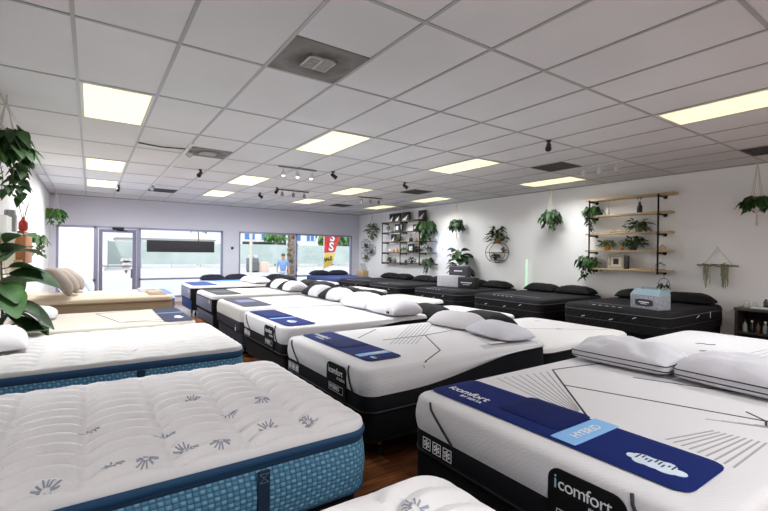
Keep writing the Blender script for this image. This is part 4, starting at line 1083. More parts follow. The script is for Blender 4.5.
mb.build('frame', mat('frame_beige', '#b3a795', .6), t); mb = MB(); mb.box(0, .01, -.1, .1, .05, .22); mb.build('mat_board', mat('matboard', '#d8cfc0', .8), t, False)
mb = MB(); mb.box(-.003, .001, -.05, .05, .08, .19); mb.build('print', BLACKP, t, False)
mb = MB(); mb.rbox(8.21, 8.25, 3.97, 4.05, sz(4), sz(4) + .24, .003); tag(mb.build('dark_book', mat('book_dark', '#33312f', .7)), 'dark upright book beside the framed print on the lowest board', 'book')
mb = MB(); mb.rbox(8.22, 8.36, 3.62, 3.95, sz(4), sz(4) + .018, .004); tag(mb.build('wooden_tray', WOOD), 'thin wooden tray flat on the lowest board of the pipe shelf', 'tray')
for (y, z, lab) in ((3.44, sz(3), 'small wooden house ornament at the right end of the fourth board'), (3.46, sz(4), 'wire house ornament at the right end of the lowest board')):
    mb = MB(); h = .1 if z > 1.5 else .13
    if z > 1.5: mb.prism([(-.06, 0), (.06, 0), (.05, .05), (0, h), (-.05, .05)], lambda a, c: (8.26, y + a, z + c), lambda a, c: (8.3, y + a, z + c)); o = mb.build('house_ornament', mat('ornament_wood', '#b6a388', .7), None, False)
    else:
        for xx in (8.24, 8.32):
            mb.tube([(xx, y - .06, z + .005), (xx, y - .06, z + .09), (xx, y, z + h), (xx, y + .06, z + .09), (xx, y + .06, z + .005)], .005, 5, True)
        for (yy, zz) in ((-.06, .005), (.06, .005), (-.06, .09), (.06, .09), (0, h)): mb.tube([(8.24, y + yy, z + zz), (8.32, y + yy, z + zz)], .005, 5)
        o = mb.build('house_ornament', IRON)
    tag(o, lab, 'ornament')
mb = MB(); mb.sphere((8.28, 4.12, sz(3) + .03), .035, 10, (1, 1.1, .85)); mb.tube([(8.28, 4.12, sz(3) + .06), (8.28, 4.09, sz(3) + .08)], .008, 5); tag(mb.build('small_ornament', TERRA), 'tiny tan ornament between the yellow and dark pots', 'ornament')
# air plant on wire below
t = thing('wire_air_plant', 'small air plant in a wire loop hanging under the right end of the pipe shelf', 'plant', (8.28, 3.4, 1.225))
mb = MB(); mb.tube([(0, 0, 0), (0, 0, -.1)], .003, 5); mb.tube([(0, .09 * math.sin(a), -.2 + .1 * math.cos(a)) for a in [2 * PI * k / 20 for k in range(20)]], .004, 5, True); mb.build('wire_loop', IRON, t)
f, s = bushy(random.Random(9), 40, (.08, .06), .07, 'lance'); offset(f, 0, 0, -.24); f.build('foliage', [mat('airplant_dark', '#2c332a', .6), LEAFD], t, True, False)

# ------------------------------------------------------------------ tall pipe shelf, far right wall
t = thing('tall_pipe_shelf', 'tall black pipe shelf full of small plants and frames on the far right wall', 'shelf', (0, 0, 0))
LZ = [2.54, 2.20, 1.88, 1.53, 1.20]; LS = [(9.95, 12.1), (9.95, 12.1), (9.5, 12.1), (9.5, 12.1), (9.45, 12.1)]
for z, (ya, yb) in zip(LZ, LS):
    mb = MB(); mb.rbox(8.2, 8.4, ya, yb, z - .015, z + .015, .003); mb.build('board', mat('dark_board', '#5a4a40', .6), t)
for y in (12.05, 11.02, 10.05):
    mb = MB(); mb.tube([(8.19, y, 1.15), (8.19, y, 2.56)], .016, 8); mb.build('pipe', IRON, t)
    for z in LZ:
        mb = MB(); flange(mb, 8.19, y, z - .03); mb.build('bracket', IRON, t)
lz = lambda k: LZ[k] + .016
# mats for pieces on the shelf
def artbox(label, y, z, w, h, kind=0, group='black and white cards on the tall shelf'):
    t = thing('display_card', label, 'card', (8.29, y, z), 0, group)
    mb = MB(); mb.rbox(-.02, .02, -w / 2, w / 2, 0, h, .003, 1); mb.build('board', mat('card_black', '#1f2026', .6), t)
    mb = MB()
    if kind == 0: mb.prism([(-w / 2 + .015, .015), (.0, .015), (w / 2 - .06, h * .7), (-w / 2 + .015, h * .15)][::1], lambda a, c: (-.0205, -a, c), lambda a, c: (-.022, -a, c))
    else: mb.box(-.0225, -.0205, -w / 2 + .05, w / 2 - .05, .06, h - .06)
    mb.build('print', mat('card_white', '#d4d2d0', .6), t, False); return t
for y, w, lab in ((11.62, .27, 'leftmost black and white card on top of the tall shelf'), (11.28, .3, 'second black and white card on top of the tall shelf'), (10.85, .38, 'third and widest black and white card on top of the tall shelf'), (10.05, .34, 'rightmost black and white card on top of the tall shelf')):
    artbox(lab, y, lz(0), w, .27)
artbox('black and white card on the upper left shelf board', 11.32, lz(1), .24, .25, 1); artbox('dark card standing on the upper left board, beside the pipe', 11.11, lz(1), .16, .28, 1)
artbox('small framed card on the upper middle board', 10.38, lz(1), .2, .2, 1); artbox('dark card on the upper middle board next to the trailing plant', 10.16, lz(1), .16, .27, 1)
artbox('dark card on the second left board', 11.52, lz(2), .26, .25, 0); artbox('white card on the third middle board between two plants', 10.58, lz(3), .28, .26, 1)
PS = [(11.75, 1, 30, 'dark plant on the upper left board of the tall shelf', LEAFD), (11.2, 2, 31, 'bright plant beside the dark card on the second left board', LEAFB), (10.9, 3, 32, 'green plant left of the white card on the third middle board', LEAFB),
      (10.33, 3, 33, 'dark plant right of the white card on the third middle board', LEAFD), (9.8, 3, 34, 'plant on the right third board by the blue light', LEAFD), (11.7, 4, 35, 'small plant on the lowest left board of the tall shelf', LEAF), (10.55, 4, 37, 'small plant on the lowest middle board of the tall shelf', LEAFD)]
for y, k, sd, lab, mm in PS: potted(lab, 8.29, y, lz(k), sd, (.12, .13), 40, .09, [mm, LEAF], DARKPOT if sd % 2 else WHITEPOT, .05, .07, group='small plants on the tall shelf')
potted('big trailing plant at the upper right end of the tall shelf', 8.25, 9.80, lz(1), 40, (.3, .2), 130, .13, [LEAF, LEAFD], WHITEPOT, .08, .11, [(PI, .5), (2.7, .55), (4, .4), (3.4, .6)], 'pothos')
potted('trailing plant at the lowest right board of the tall shelf', 8.27, 9.75, lz(4), 41, (.14, .12), 45, .1, [LEAFD, LEAF], WHITEPOT, .06, .09, [(PI, .35), (3.6, .3)], 'pothos')
JP = [(.03, 0), (.045, .03), (.03, .08), (.02, .1)]; BP = [(.035, 0), (.04, .06), (.015, .11), (.012, .16)]
VS = [(11.5, 3, JP, TERRA, 'orange jar on the third left board, left one'), (11.3, 3, BP, TERRA, 'tall orange bottle on the third left board'), (11.42, 4, BP, mat('brown_glass', '#59402e', .3), 'brown bottle on the lowest left board'), (11.2, 4, JP, WHITEPOT, 'white jar on the lowest left board'),
      (10.85, 4, JP, DARKPOT, 'dark jar on the lowest middle board, left'), (10.25, 4, JP, WHITEPOT, 'white jar on the lowest middle board, right'), (10.6, 2, [(.05, 0), (.07, .04), (.05, .1), (.02, .12)], DARKPOT, 'dark round vase on the second middle board'), (10.3, 2, JP, TERRA, 'orange jar on the second middle board'), (11.75, 3, JP, WHITEPOT, 'white jar at the left end of the third board')]
for y, k, pr_, mm, lab in VS: vase(lab, 8.29, y, lz(k), pr_, mm, (5, .13, 8, STEM, 2) if 'round vase' in lab else None, 'small vases on the tall shelf')
# blue wall light
BL = mat('blue_glow', '#5a8cff', .4, emit=('#4f7dff', 14))
t = thing('blue_wall_light', 'small glowing blue light on the wall at the end of the tall shelf', 'lamp', (XR - .002, 9.3, 1.72))
mb = MB(); mb.rbox(-.03, 0, -.04, .04, -.07, .07, .008); mb.build('housing', WHITEPOT, t); mb = MB(); mb.sphere((-.04, 0, 0), .035, 12, (.6, 1, 1.6)); mb.build('bulb', BL, t)
la = bpy.data.lights.new('blue_bulb', 'POINT'); la.energy = 1.5; la.color = (.2, .35, 1); la.shadow_soft_size = .04
lo = bpy.data.objects.new('blue_bulb', la); COL.objects.link(lo); lo.parent = t; lo.location = (-.12, 0, 0)
# hexagon wire shelves
t = thing('hexagon_wire_shelf', 'cluster of hexagon wire shelves on the wall in the far corner', 'shelf', (0, 0, 0))
for (y, z) in ((13.42, 1.78), (13.0, 1.6), (13.42, 1.42), (13.42, 1.42 - .0)):
    pass
HEX = [(13.40, 1.82), (13.02, 1.62), (13.40, 1.40)]
for (y, z) in HEX:
    mb = MB(); P = [(y + .23 * math.cos(PI / 6 + k * PI / 3) * .95, z + .2 * math.sin(PI / 6 + k * PI / 3)) for k in range(6)]
    for xx in (8.44, 8.32): mb.tube([(xx, a, c) for a, c in P], .006, 5, True)
    for a, c in P: mb.tube([(8.44, a, c), (8.32, a, c)], .006, 5)
    mb.rbox(8.32, 8.43, y - .19, y + .19, z - .106, z - .092, .003); mb.build('hexagon_frame', IRON, t)
for i, ((y, z), lab) in enumerate(zip(HEX, ('tiny plant in the top hexagon shelf', 'tiny plant in the side hexagon shelf', 'tiny plant in the bottom hexagon shelf'))):
    potted(lab, 8.38, y, z - .09, 60 + i, (.08, .09), 26, .08, [LEAFD, LEAFG], TERRA if i == 2 else DARKPOT, .04, .06)
# round wire shelf
t = thing('round_wire_shelf', 'round wire shelf with two boards, on the wall above the middle dark bed', 'shelf', (8.42, 7.2, 1.56))
mb = MB()
for xx in (0, -.14): mb.tube([(xx, .31 * math.cos(a), .25 * math.sin(a)) for a in [2 * PI * k / 40 for k in range(40)]], .007, 6, True)
for a in (0, PI, -.9, -2.24): mb.tube([(0, .31 * math.cos(a), .25 * math.sin(a)), (-.14, .31 * math.cos(a), .25 * math.sin(a))], .007, 5)
mb.build('wire_ring', mat('copper_iron', '#4a362d', .5, .6), t)
for z, w in ((.0, .3), (-.19, .19), (.235, .12)):
    mb = MB(); mb.rbox(-.14, 0, -w, w, z - .008, z + .008, .002); mb.build('board', mat('shelf_brown', '#6a4f3c', .6), t)
potted('tall bushy plant in an orange pot on top of the round wire shelf', 8.34, 7.2, 1.56 + .244, 70, (.24, .33), 110, .14, [LEAFD, LEAF], TERRA, .07, .1)
potted('plant in the lower half of the round wire shelf', 8.35, 7.25, 1.56 - .181, 71, (.12, .08), 40, .08, [LEAF, LEAFD], DARKPOT, .05, .07)
potted('tiny plant on the middle board of the round wire shelf', 8.35, 7.0, 1.569, 72, (.08, .08), 26, .06, [LEAFD, LEAF], DARKPOT, .035, .05)
# driftwood hanger
t = thing('driftwood_wall_hanging', 'driftwood stick on a string triangle with hanging moss, on the right wall', 'wall hanging', (8.40, 2.67, 1.37))
mb = MB(); rng = random.Random(3); mb.tube([(0, -.28 + .56 * k / 12, rng.uniform(-.012, .012)) for k in range(13)], .014, 7); mb.tube([(0, -.05, .01), (-.02, -.12, .05)], .007, 5); mb.tube([(0, .1, .0), (-.02, .2, .03)], .007, 5); mb.build('stick', DRIFT, t)
mb = MB(); mb.tube([(.03, .2, 0), (.035, .01, .29), (.03, -.2, 0)], .003, 5); mb.build('string', DRIFT, t)
mb = MB(); mb.tube([(.035, .01, .29), (.049, .01, .29)], .006, 6); mb.build('nail', IRON, t)
f = MB()
for k in range(60):
    y = rng.choice((.13, .14, -.11, -.1)) + rng.uniform(-.05, .05); L = rng.uniform(.15, .38); f.tube([(rng.uniform(-.03, .02), y, 0), (rng.uniform(-.03, .02), y + rng.uniform(-.02, .02), -L)], .0035, 3)
f.build('hanging_moss', mat('moss_green', '#9a9f80', .9), t)
f = MB()
for k in range(40):
    a = rng.uniform(0, 2 * PI); leaf(f, (0, rng.uniform(-.14, .16), .01), (math.cos(a), math.sin(a), .7), .07, .02, .5, 3, False)
f.build('air_plant_tufts', [mat('airplant_brown', '#6e6a4c', .8), LEAFG], t, True, False)
# green tower light between the beds at the wall
t = thing('tower_light', 'slim pale green glowing tower light standing at the right wall between dark beds', 'lamp', (8.3, 6.28, 0))
mb = MB(); mb.lathe([(.11, 0), (.11, .015), (.03, .03), (.025, .6)], 20); mb.build('base', BLACKP, t)
mb = MB(); mb.lathe([(.026, .6), (.026, 1.38), (.02, 1.4)], 16); mb.build('glow_tube', mat('green_glow', '#c8e8cc', .4, emit=('#c4f0cc', .4)), t)

# ------------------------------------------------------------------ boxes on the dark beds
t = thing('patterned_storage_box', 'grey patterned box with light blue lid and dark oval label, on the nearest dark bed', 'box', (6.63, 2.9, .752 + .003), -.25)
mb = MB(); mb.rbox(-.12, .12, -.22, .22, 0, .2, .006); bx = mb.build('body', mat('pattern_grey', '#83868f', .8, vary=(45, '#b3b6be', 1)), t)
mb = MB(); mb.prism([(-.22, .2), (.22, .2), (.2, .28), (-.2, .28)], lambda a, c: (.12, a, c), lambda a, c: (-.12 + max(0, c - .2) * .9, a, c)); mb.build('lid', mat('lid_blue', '#93b0bb', .5), t, False)
mb = MB(); o_ = [(.14 * math.copysign(abs(math.cos(a)) ** .5, math.cos(a)), .09 + .05 * math.copysign(abs(math.sin(a)) ** .5, math.sin(a))) for a in [2 * PI * k / 28 for k in range(28)]]
mb.prism(o_, lambda a, c: (-.119, a, c), lambda a, c: (-.1225, a, c)); lb = mb.build('label', mat('label_dark', '#33343c', .6), t, False)
mb = MB(); mb.box(-.1235, -.1222, -.08, .08, .09, .105); mb.box(-.1235, -.1222, -.05, .05, .07, .078); mb.build('label_print', WHITETXT, lb, False)
mb = MB(); mb.tube([(-.02, -.12, .28), (-.02, -.1, .305), (-.02, .1, .305), (-.02, .12, .28)], .008, 6); mb.build('handle', mat('handle_grey', '#8fa3aa', .6), t)
t = thing('white_display_box', 'white patterned box standing on the third dark bed along the wall', 'box', (7.3, 7.72, .716), .2)
mb = MB(); mb.rbox(-.12, .12, -.33, .33, 0, .27, .006); mb.build('body', mat('box_white', '#d9d9dd', .7, vary=(40, '#b5b5bd', 1)), t)
t = thing('black_display_box', 'small black box with white lettering beside the white display box', 'box', (7.3, 7.13, .716), .2)
mb = MB(); mb.rbox(-.1, .1, -.23, .23, 0, .25, .006); mb.build('body', mat('box_black', '#1c1c1f', .6), t)
mb = MB(); mb.box(-.1015, -.0995, -.15, .15, .12, .14); mb.box(-.1015, -.0995, -.1, .1, .08, .09); mb.build('print', WHITETXT, t, False)
t = thing('folded_bag', 'dark grey bag with white print standing behind the white display box', 'bag', (7.62, 7.75, .716), .2)
mb = MB(); mb.rbox(-.07, .07, -.3, .3, 0, .5, .05, 4); mb.build('body', mat('bag_grey', '#4a4a4f', .8), t); mb = MB(); mb.box(-.0725, -.0695, -.12, .12, .36, .39); mb.build('print', WHITETXT, t, False)
t = thing('gold_gift_box', 'tan wooden box with a leaning brochure, in the far corner by the flag window bed', 'box', (7.55, 12.25, .724), .1)
mb = MB(); mb.rbox(-.12, .12, -.17, .17, 0, .2, .006); mb.build('body', mat('gold_wood', '#b39a6c', .6), t)
t = thing('brochure', 'grey brochure leaning out of the tan box in the far corner', 'brochure', (7.6, 12.2, .932), 0, rot=(-.6, 0, 0))
mb = MB(); mb.rbox(-.1, .1, -.006, .006, .0, .28, .002, 1); mb.build('sheet', mat('brochure_grey', '#8b8d90', .6), t)
# ------------------------------------------------------------------ black cabinet at the right
t = thing('open_cabinet', 'dark open cabinet with bottles, at the right edge against the wall', 'cabinet', (8.17, 1.7, 0))
CAB = mat('cabinet_dark', '#332f2b', .5); ya, yb = -.6, .6
mb = MB(); mb.rbox(-.25, .25, ya - .01, yb + .01, .72, .76, .004); mb.build('top', mat('cabinet_top', '#4a443e', .45), t)
for y in (ya, yb - .035, -.02): mb = MB(); mb.box(-.23, .23, y, y + .035, 0, .72); mb.build('side_panel', CAB, t, False)
mb = MB(); mb.box(.215, .23, ya, yb, 0, .72); mb.build('back_panel', mat('cabinet_back', '#191817', .6), t, False)
for z in (.05, .38): mb = MB(); mb.box(-.22, .215, ya + .036, yb - .036, z, z + .025); mb.build('shelf_board', CAB, t, False)
rng = random.Random(2); bm_ = [mat('bottle_amber', '#4b3a22', .25), mat('bottle_clear', '#8f9590', .2), mat('bottle_dark', '#20241f', .25)]
pos = ['nearest the cabinet left side', 'second from the cabinet left side', 'third from the cabinet left side', 'fourth from the cabinet left side', 'fifth from the cabinet left side', 'sixth from the cabinet left side']
for row, z in ((0, .076), (1, .406)):
    for k in range(6):
        y = 1.7 + .5 - .075 * k; w = bm_[(k + row) % 3]
        t = thing('bottle', 'small bottle on the %s cabinet shelf, %s' % ('lower' if row == 0 else 'upper', pos[k]), 'bottle', (8.03 + .03 * (k % 2), y, z), 0, 'bottles in the dark cabinet')
        mb = MB(); mb.lathe([(.026, 0), (.028, .01), (.028, .1), (.012, .13), (.012, .15)], 14); mb.build('glass', w, t); mb = MB(); mb.lathe([(.015, .145), (.015, .175)], 12); mb.build('cap', WHITEPOT if k % 2 else BLACKP, t)
for (y, r, h, mm, lab) in ((2.2, .035, .1, mat('glass_pale', '#cdd2d2', .15), 'clear jar on the cabinet top, leftmost'), (2.1, .03, .08, MATS['glass_pale'], 'clear jar on the cabinet top beside the dark bottle'), (1.98, .03, .14, bm_[2], 'dark bottle on the cabinet top'), (1.85, .05, .06, mat('plum', '#4a2f45', .4), 'plum coloured tin on the cabinet top')):
    vase(lab, 8.1, y, .762, [(r, 0), (r * 1.05, h * .1), (r, h * .7), (r * .6, h * .85), (r * .6, h)], mm, None, 'jars on the cabinet top', name='jar')
mb = MB(); mb.rbox(8.0, 8.2, 1.95, 2.12, .762, .785, .004) if False else mb.rbox(7.96, 8.02, 1.9, 2.12, .762, .79, .004); tag(mb.build('white_carton', WHITEPOT), 'flat white carton on the cabinet top front', 'carton')

# ------------------------------------------------------------------ left wall things
t = thing('white_wall_ledge', 'white wall ledge with hanging cords at the left edge, behind the fig', 'shelf', (0, 0, 0))
mb = MB(); mb.rbox(XL + .002, -.72, 5.95, 7.2, 1.665, 1.70, .004); mb.build('board', WHITEPOT, t)
for y in (6.1, 6.9): mb = MB(); mb.tube([(XL + .003, y, 1.5), (-.74, y, 1.664)], .008, 6); mb.build('bracket', WHITEPOT, t)
vase('silver glass vase on the white wall ledge', -.78, 6.65, 1.702, [(.045, 0), (.05, .02), (.055, .24), (.05, .26)], mat('silver_glass', '#9aa09c', .25, .3))
vase('pale slim vase beside the silver one on the wall ledge', -.78, 6.95, 1.702, [(.03, 0), (.035, .02), (.035, .2), (.03, .22)], WHITEPOT)
mb = MB(); mb.rbox(-.84, -.73, 5.98, 6.35, 1.702, 1.86, .006); tag(mb.build('white_box', mat('white_card', '#e9e7e3', .7)), 'white box on the wall ledge at the left edge', 'box')
t = thing('macrame_hanging', 'pale macrame wall hanging with long fringe below the white ledge', 'wall hanging', (-.8, 6.7, 1.62))
mb = MB(); mb.tube([(0, -.5, 0), (0, .5, 0)], .012, 8); mb.build('rod', WOOD, t)
mb = MB(); mb.tube([(0, -.45, .0), (-.05, 0, .04), (0, .45, 0)], .004, 5); mb.build('cord', CORD, t)
mb = MB(); rng = random.Random(4)
for k in range(26):
    y = -.45 + .9 * k / 25; L = .25 + .2 * (1 - abs(y) / .45) + rng.uniform(-.02, .02); mb.tube([(0, y, 0), (rng.uniform(-.01, .01), y + rng.uniform(-.01, .01), -L)], .007, 4)
mb.build('fringe', CORD, t)
t = thing('wooden_wall_rack', 'stacked wooden boards mounted on the left wall under the red vase', 'rack', (-.8, 8.05, 1.3))
for (y0, y1, z0, z1, x1, mm) in ((-.45, .35, .0, .40, .07, WOODO), (-.2, .55, .08, .46, .03, mat('walnut', '#8a5a38', .5)), (-.5, .2, -.06, .06, .04, WOOD)):
    mb = MB(); mb.rbox(-.075, x1, y0, y1, z0, z1, .006); mb.build('board', mm, t)
vase('red vase with dry brown branches on the wooden wall rack', -.79, 7.95, 1.762, [(.04, 0), (.055, .03), (.055, .12), (.02, .17), (.022, .2)], REDV, (8, .24, 5, mat('branch_brown', '#6b4630', .8), 0))
t = hanging_plant('small trailing wall plant beside the wooden boards, towards the window', -.78, 9.7, 1.62, 44, (.14, .12), 40, .1, [LEAF, LEAFG], [(0, .25), (1, .3), (5, .22)], hook=1.98, tail=0, r=.05, h=.08)
mb = MB(); mb.tube([(XL + .001, 9.7, 1.985), (-.775, 9.7, 1.985), (-.775, 9.7, 1.975)], .006, 6); mb.build('wall_hook', IRON, t) ; 
hk = t.children[-1]; hk.location = (.78, -9.7, -1.62)
# sensor on the pillar, sign in the window
mb = MB(); mb.rbox(3.70, 3.77, YF - .035, YF - .001, 1.58, 1.66, .006); tag(mb.build('wall_keypad', BLACKP), 'small black keypad on the wall pillar between the windows', 'keypad')
t = thing('window_sign', 'long black sign hanging inside the window right of the door', 'sign', (2.25, YF - .1, 1.64))
mb = MB(); mb.rbox(-.92, .92, -.015, .015, -.17, .17, .004); mb.build('board', mat('sign_black', '#2a2a2e', .6), t)
for x in (-.8, .8): mb = MB(); mb.tube([(x, 0, .17), (x, .02, WT - 1.64 - .0)], .002, 4); mb.build('wire', MATS['thread_grey'], t)

# ------------------------------------------------------------------ outside
GZ = -.3
GR = mat('concrete', '#d2cfca', .9, vary=(.4, '#c2beb7', .6))
mb = MB(); mb.box(-80, 140, YF + .2, 160, GZ - .1, GZ); struct('ground_street', mb, GR)
mb = MB(); mb.box(XL - 2, XR + 2, YF + .2, YF + 1.2, GZ, -.03); struct('path_shop_step', mb, GR)
t = thing('screened_fence', 'long fence with pale green screen far across the street', 'fence', (0, 52, 0))
mb = MB(); mb.box(1.5, 46, -.02, .02, GZ + .35, 2.45); mb.build('green_screen', mat('screen_green', '#bcc6c0', .9, vary=(.5, '#a3b0a9', .8)), t, False)
for k in range(16):
    mb = MB(); mb.tube([(1.5 + 2.96 * k, .08, GZ), (1.5 + 2.96 * k, .08, 2.6)], .05, 8); mb.build('post', mat('post_grey', '#b2b6b6', .5, .4), t)
def facade(label, x0, x1, y, depth, h, wm, wins, roofm, dark=()):
    t = thing('street_building', label, 'building', (x0, y, GZ)); mb = MB(); mb.box(0, x1 - x0, 0, depth, 0, h); mb.build('walls', wm, t, False)
    mb = MB(); mb.box(-.15, x1 - x0 + .15, -.15, depth + .15, h, h + .25); mb.build('roof', roofm, t, False)
    for (a, b_, c, d_) in wins:
        mb = MB()
        for q in ((a, a + .12, c, d_), (b_ - .12, b_, c, d_), (a, b_, c, c + .12), (a, b_, d_ - .12, d_), ((a + b_) / 2 - .06, (a + b_) / 2 + .06, c, d_)): mb.box(q[0], q[1], -.06, .02, q[2], q[3])
        f = mb.build('window', mat('sash_white', '#eceff2', .5), t, False); mb = MB(); mb.box(a, b_, -.03, .01, c, d_); mb.build('pane', mat('pane_blue', '#4f7fbe', .1), f, False)
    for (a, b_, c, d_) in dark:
        mb = MB(); mb.box(a, b_, -.05, .01, c, d_); mb.build('painted_shade_strip', mat('painted_shade_dark', '#26262a', .8), t, False)  # dark strip on the wall, painted for the shade under the building
    return t
CW = mat('stucco_white', '#ebe9e5', .9)
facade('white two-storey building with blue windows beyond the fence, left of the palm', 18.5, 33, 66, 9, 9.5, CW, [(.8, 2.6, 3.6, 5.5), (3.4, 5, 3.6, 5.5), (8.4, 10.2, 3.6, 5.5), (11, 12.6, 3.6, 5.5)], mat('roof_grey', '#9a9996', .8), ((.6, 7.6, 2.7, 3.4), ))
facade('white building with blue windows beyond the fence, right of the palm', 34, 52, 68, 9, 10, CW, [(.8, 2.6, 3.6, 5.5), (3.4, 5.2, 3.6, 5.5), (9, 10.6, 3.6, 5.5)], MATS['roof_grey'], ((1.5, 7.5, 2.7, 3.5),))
facade('pale low building seen through the black-sign window', 3, 16, 70, 7, 3.4, mat('stucco_grey', '#dad8d3', .9), [(2, 5, 1.5, 2.8), (7, 10, 1.5, 2.8)], MATS['roof_grey'])
facade('plain cream building seen through the first window left of the door', -16, 1.0, 44, 8, 4.4, mat('stucco_cream', '#f0ece6', .9), [(3, 5, 1.5, 2.8)], mat('roof_tan', '#c9b7a2', .8))
def car(label, x, y, rz, m_, L=4.3, W=1.75):
    t = thing('parked_car', label, 'car', (x, y, GZ), rz)
    prof = [(-L / 2, .35), (-L / 2, .75), (-L / 2 + .12, .85), (-1.15, .95), (-.6, 1.42), (.75, 1.45), (1.45, 1.0), (L / 2 - .1, .9), (L / 2, .7), (L / 2, .35)]
    mb = MB()
    def sec(k): return W / 2 * (1 if prof[k][1] < 1.0 else .8)
    n = len(prof); vs = [(a, -sec(i), c) for i, (a, c) in enumerate(prof)] + [(a, sec(i), c) for i, (a, c) in enumerate(prof)]
    mb.add(vs, [tuple(range(n)), tuple(range(2 * n - 1, n - 1, -1))] + [(i, (i + 1) % n, n + (i + 1) % n, n + i) for i in range(n)]); mb.build('body', m_, t, False)
    g = mat('car_glass', '#28303a', .1); mb = MB()
    for s in (-1, 1): mb.add([(-1.0, s * (W / 2 * .96 + .004), 1.0), (1.2, s * (W / 2 * .96 + .004), 1.02), (.68, s * (W / 2 * .81 + .01), 1.38), (-.5, s * (W / 2 * .81 + .01), 1.36)], [(0, 1, 2, 3)])
    mb.add([(-1.13, -.72, .97), (-1.13, .72, .97), (-.63, .66, 1.40), (-.63, -.66, 1.40)], [(0, 1, 2, 3)]); mb.v = [(a - (.012 if i >= 8 else 0), b_, c) for i, (a, b_, c) in enumerate(mb.v)]
    mb.build('glazing', g, t, False)
    for sx_ in (-1.3, 1.35):
        for s in (-1, 1):
            mb = MB(); mb.lathe([(.05, -.1), (.3, -.1), (.33, -.06), (.33, .06), (.3, .1), (.05, .1)], 18, (sx_, s * (W / 2 - .06), .33), axis='y'); w = mb.build('wheel', mat('tyre', '#1c1c1e', .8), t)
            mb = MB(); mb.lathe([(.02, -.02), (.2, -.02), (.2, .02), (.02, .02)], 16, (sx_, s * (W / 2 + .03), .33), axis='y'); mb.build('hubcap', CHROME, w)
    return t
car('pale blue parked car just outside the first window, left of the door', -2.55, 17.0, .25, mat('car_paleblue', '#ccd8ea', .3, .1))
t = thing('newspaper_box', 'dark grey street box outside the right window, left of the walking person', 'street box', (11.9, 38, GZ), .2)
mb = MB(); mb.rbox(-.45, .45, -.3, .3, .12, 1.25, .03); mb.build('body', mat('box_steel', '#6a6d72', .5), t)
for s_ in (-1, 1): mb = MB(); mb.rbox(s_ * .25 - .14, s_ * .25 + .14, -.2, .2, 1.25, 1.55, .03); mb.build('lid', MATS['card_white'], t)
mb = MB(); mb.box(-.4, .4, -.25, .25, 0, .12); mb.build('base', BLACKP, t, False)
t = thing('cardboard_box', 'pinkish cardboard box on the pavement beside the grey street box', 'box', (12.9, 38, GZ), .5); mb = MB(); mb.rbox(-.35, .35, -.35, .35, 0, .95, .02); mb.build('body', mat('carton_pink', '#e6cdbb', .9), t)
# palm
rng = random.Random(8); t = thing('palm_tree', 'rough patterned palm trunk outside the right window, beside the mullion', 'tree', (8.36, 20.3, GZ)); mb = MB(); n = 16; prof = [(.23 + .012 * math.sin(k * 1.9) + (.015 if k % 2 else -.015), .13 * k) for k in range(46)]
mb.lathe(prof, n); mb.v = [(x + .035 * math.sin(i * 2.3), y + .035 * math.cos(i * 1.7), z) for i, (x, y, z) in enumerate(mb.v)]; mb.build('trunk', mat('palm_bark', '#9c8b76', .9, vary=(7, '#3f352b', 1)), t)
f, s = bushy(rng, 26, (2.2, 1.2), .8, 'fern'); offset(f, 0, 0, 5.9); offset(s, 0, 0, 5.9); f.build('fronds', [LEAF, LEAFD], t, True, False); s.build('frond_ribs', STEM, t)
def street_tree(label, x, y, seed, h, r):
    rng = random.Random(seed); t = thing('street_tree', label, 'tree', (x, y, GZ)); mb = MB(); mb.tube([(0, 0, 0), (.1, 0, h * .5), (0, .1, h)], .12, 8, taper=.06); mb.build('trunk', STEM, t)
    f, s = bushy(rng, 420, (r, r * .8), .3 * r, 'pothos'); offset(f, 0, 0, h); f.build('crown', [LEAFB, LEAF], t, True, False)
street_tree('green street tree behind the fence, left of the palm', 20.6, 56, 3, 3.9, 1.5); street_tree('yellow-green street tree behind the red flag', 29.8, 57, 4, 4.0, 2.3); street_tree('small street tree above the black sign', 12, 62, 5, 5.4, 1.6)
# pole
t = thing('street_pole', 'slim pale pole standing left of the palm outside', 'pole', (8.35, 27, GZ)); mb = MB(); mb.tube([(0, 0, 0), (0, 0, 5)], .09, 10); mb.build('shaft', mat('pole_pale', '#d5cdbb', .7), t)
# feather flag
t = thing('feather_flag', 'red feather flag with white letters and yellow sale panel outside the right window', 'flag', (8.62, 16.6, GZ))
mb = MB(); mb.tube([(-.36, 0, 0), (-.36, 0, 3.5), (-.1, 0, 4.05)], .018, 8); mb.build('pole', WHITEPOT, t); mb = MB(); mb.lathe([(.2, 0), (.2, .05), (.03, .07)], 14, (-.36, 0, 0)); mb.build('base', BLACKP, t)
mb = MB(); out = [(-.34, 1.8), (.18, 1.84), (.44, 2.6), (.52, 3.5), (.1, 4.0), (-.34, 3.5)]; mb.prism(out, lambda a, c: (a, .006 + .03 * math.sin(c * 4), c), lambda a, c: (a, -.006 + .03 * math.sin(c * 4), c)); red = mb.build('red_cloth', mat('flag_red', '#c8352b', .8), t, False)
for k, ch in enumerate('SSE'): lettering('flag_lettering', ch, .5, WHITETXT, red, basis((-.16 + .05 * k, -.05, 1.92 + .42 * k), (1, 0, -.12), (.12, 0, 1)), bold=.012)
mb = MB(); mb.prism([(-.36, 1.12), (.0, 1.25), (.2, 1.8), (-.34, 1.76)], lambda a, c: (a, .006, c), lambda a, c: (a, -.006, c)); ye = mb.build('yellow_cloth', mat('flag_yellow', '#e2c24a', .8), t, False)
lettering('sale_lettering', 'SALE', .22, mat('flag_black', '#1d1d1d', .7), ye, basis((-.34, -.012, 1.42), (1, 0, .25), (-.25, 0, 1)), bold=.008, spacing=.85)
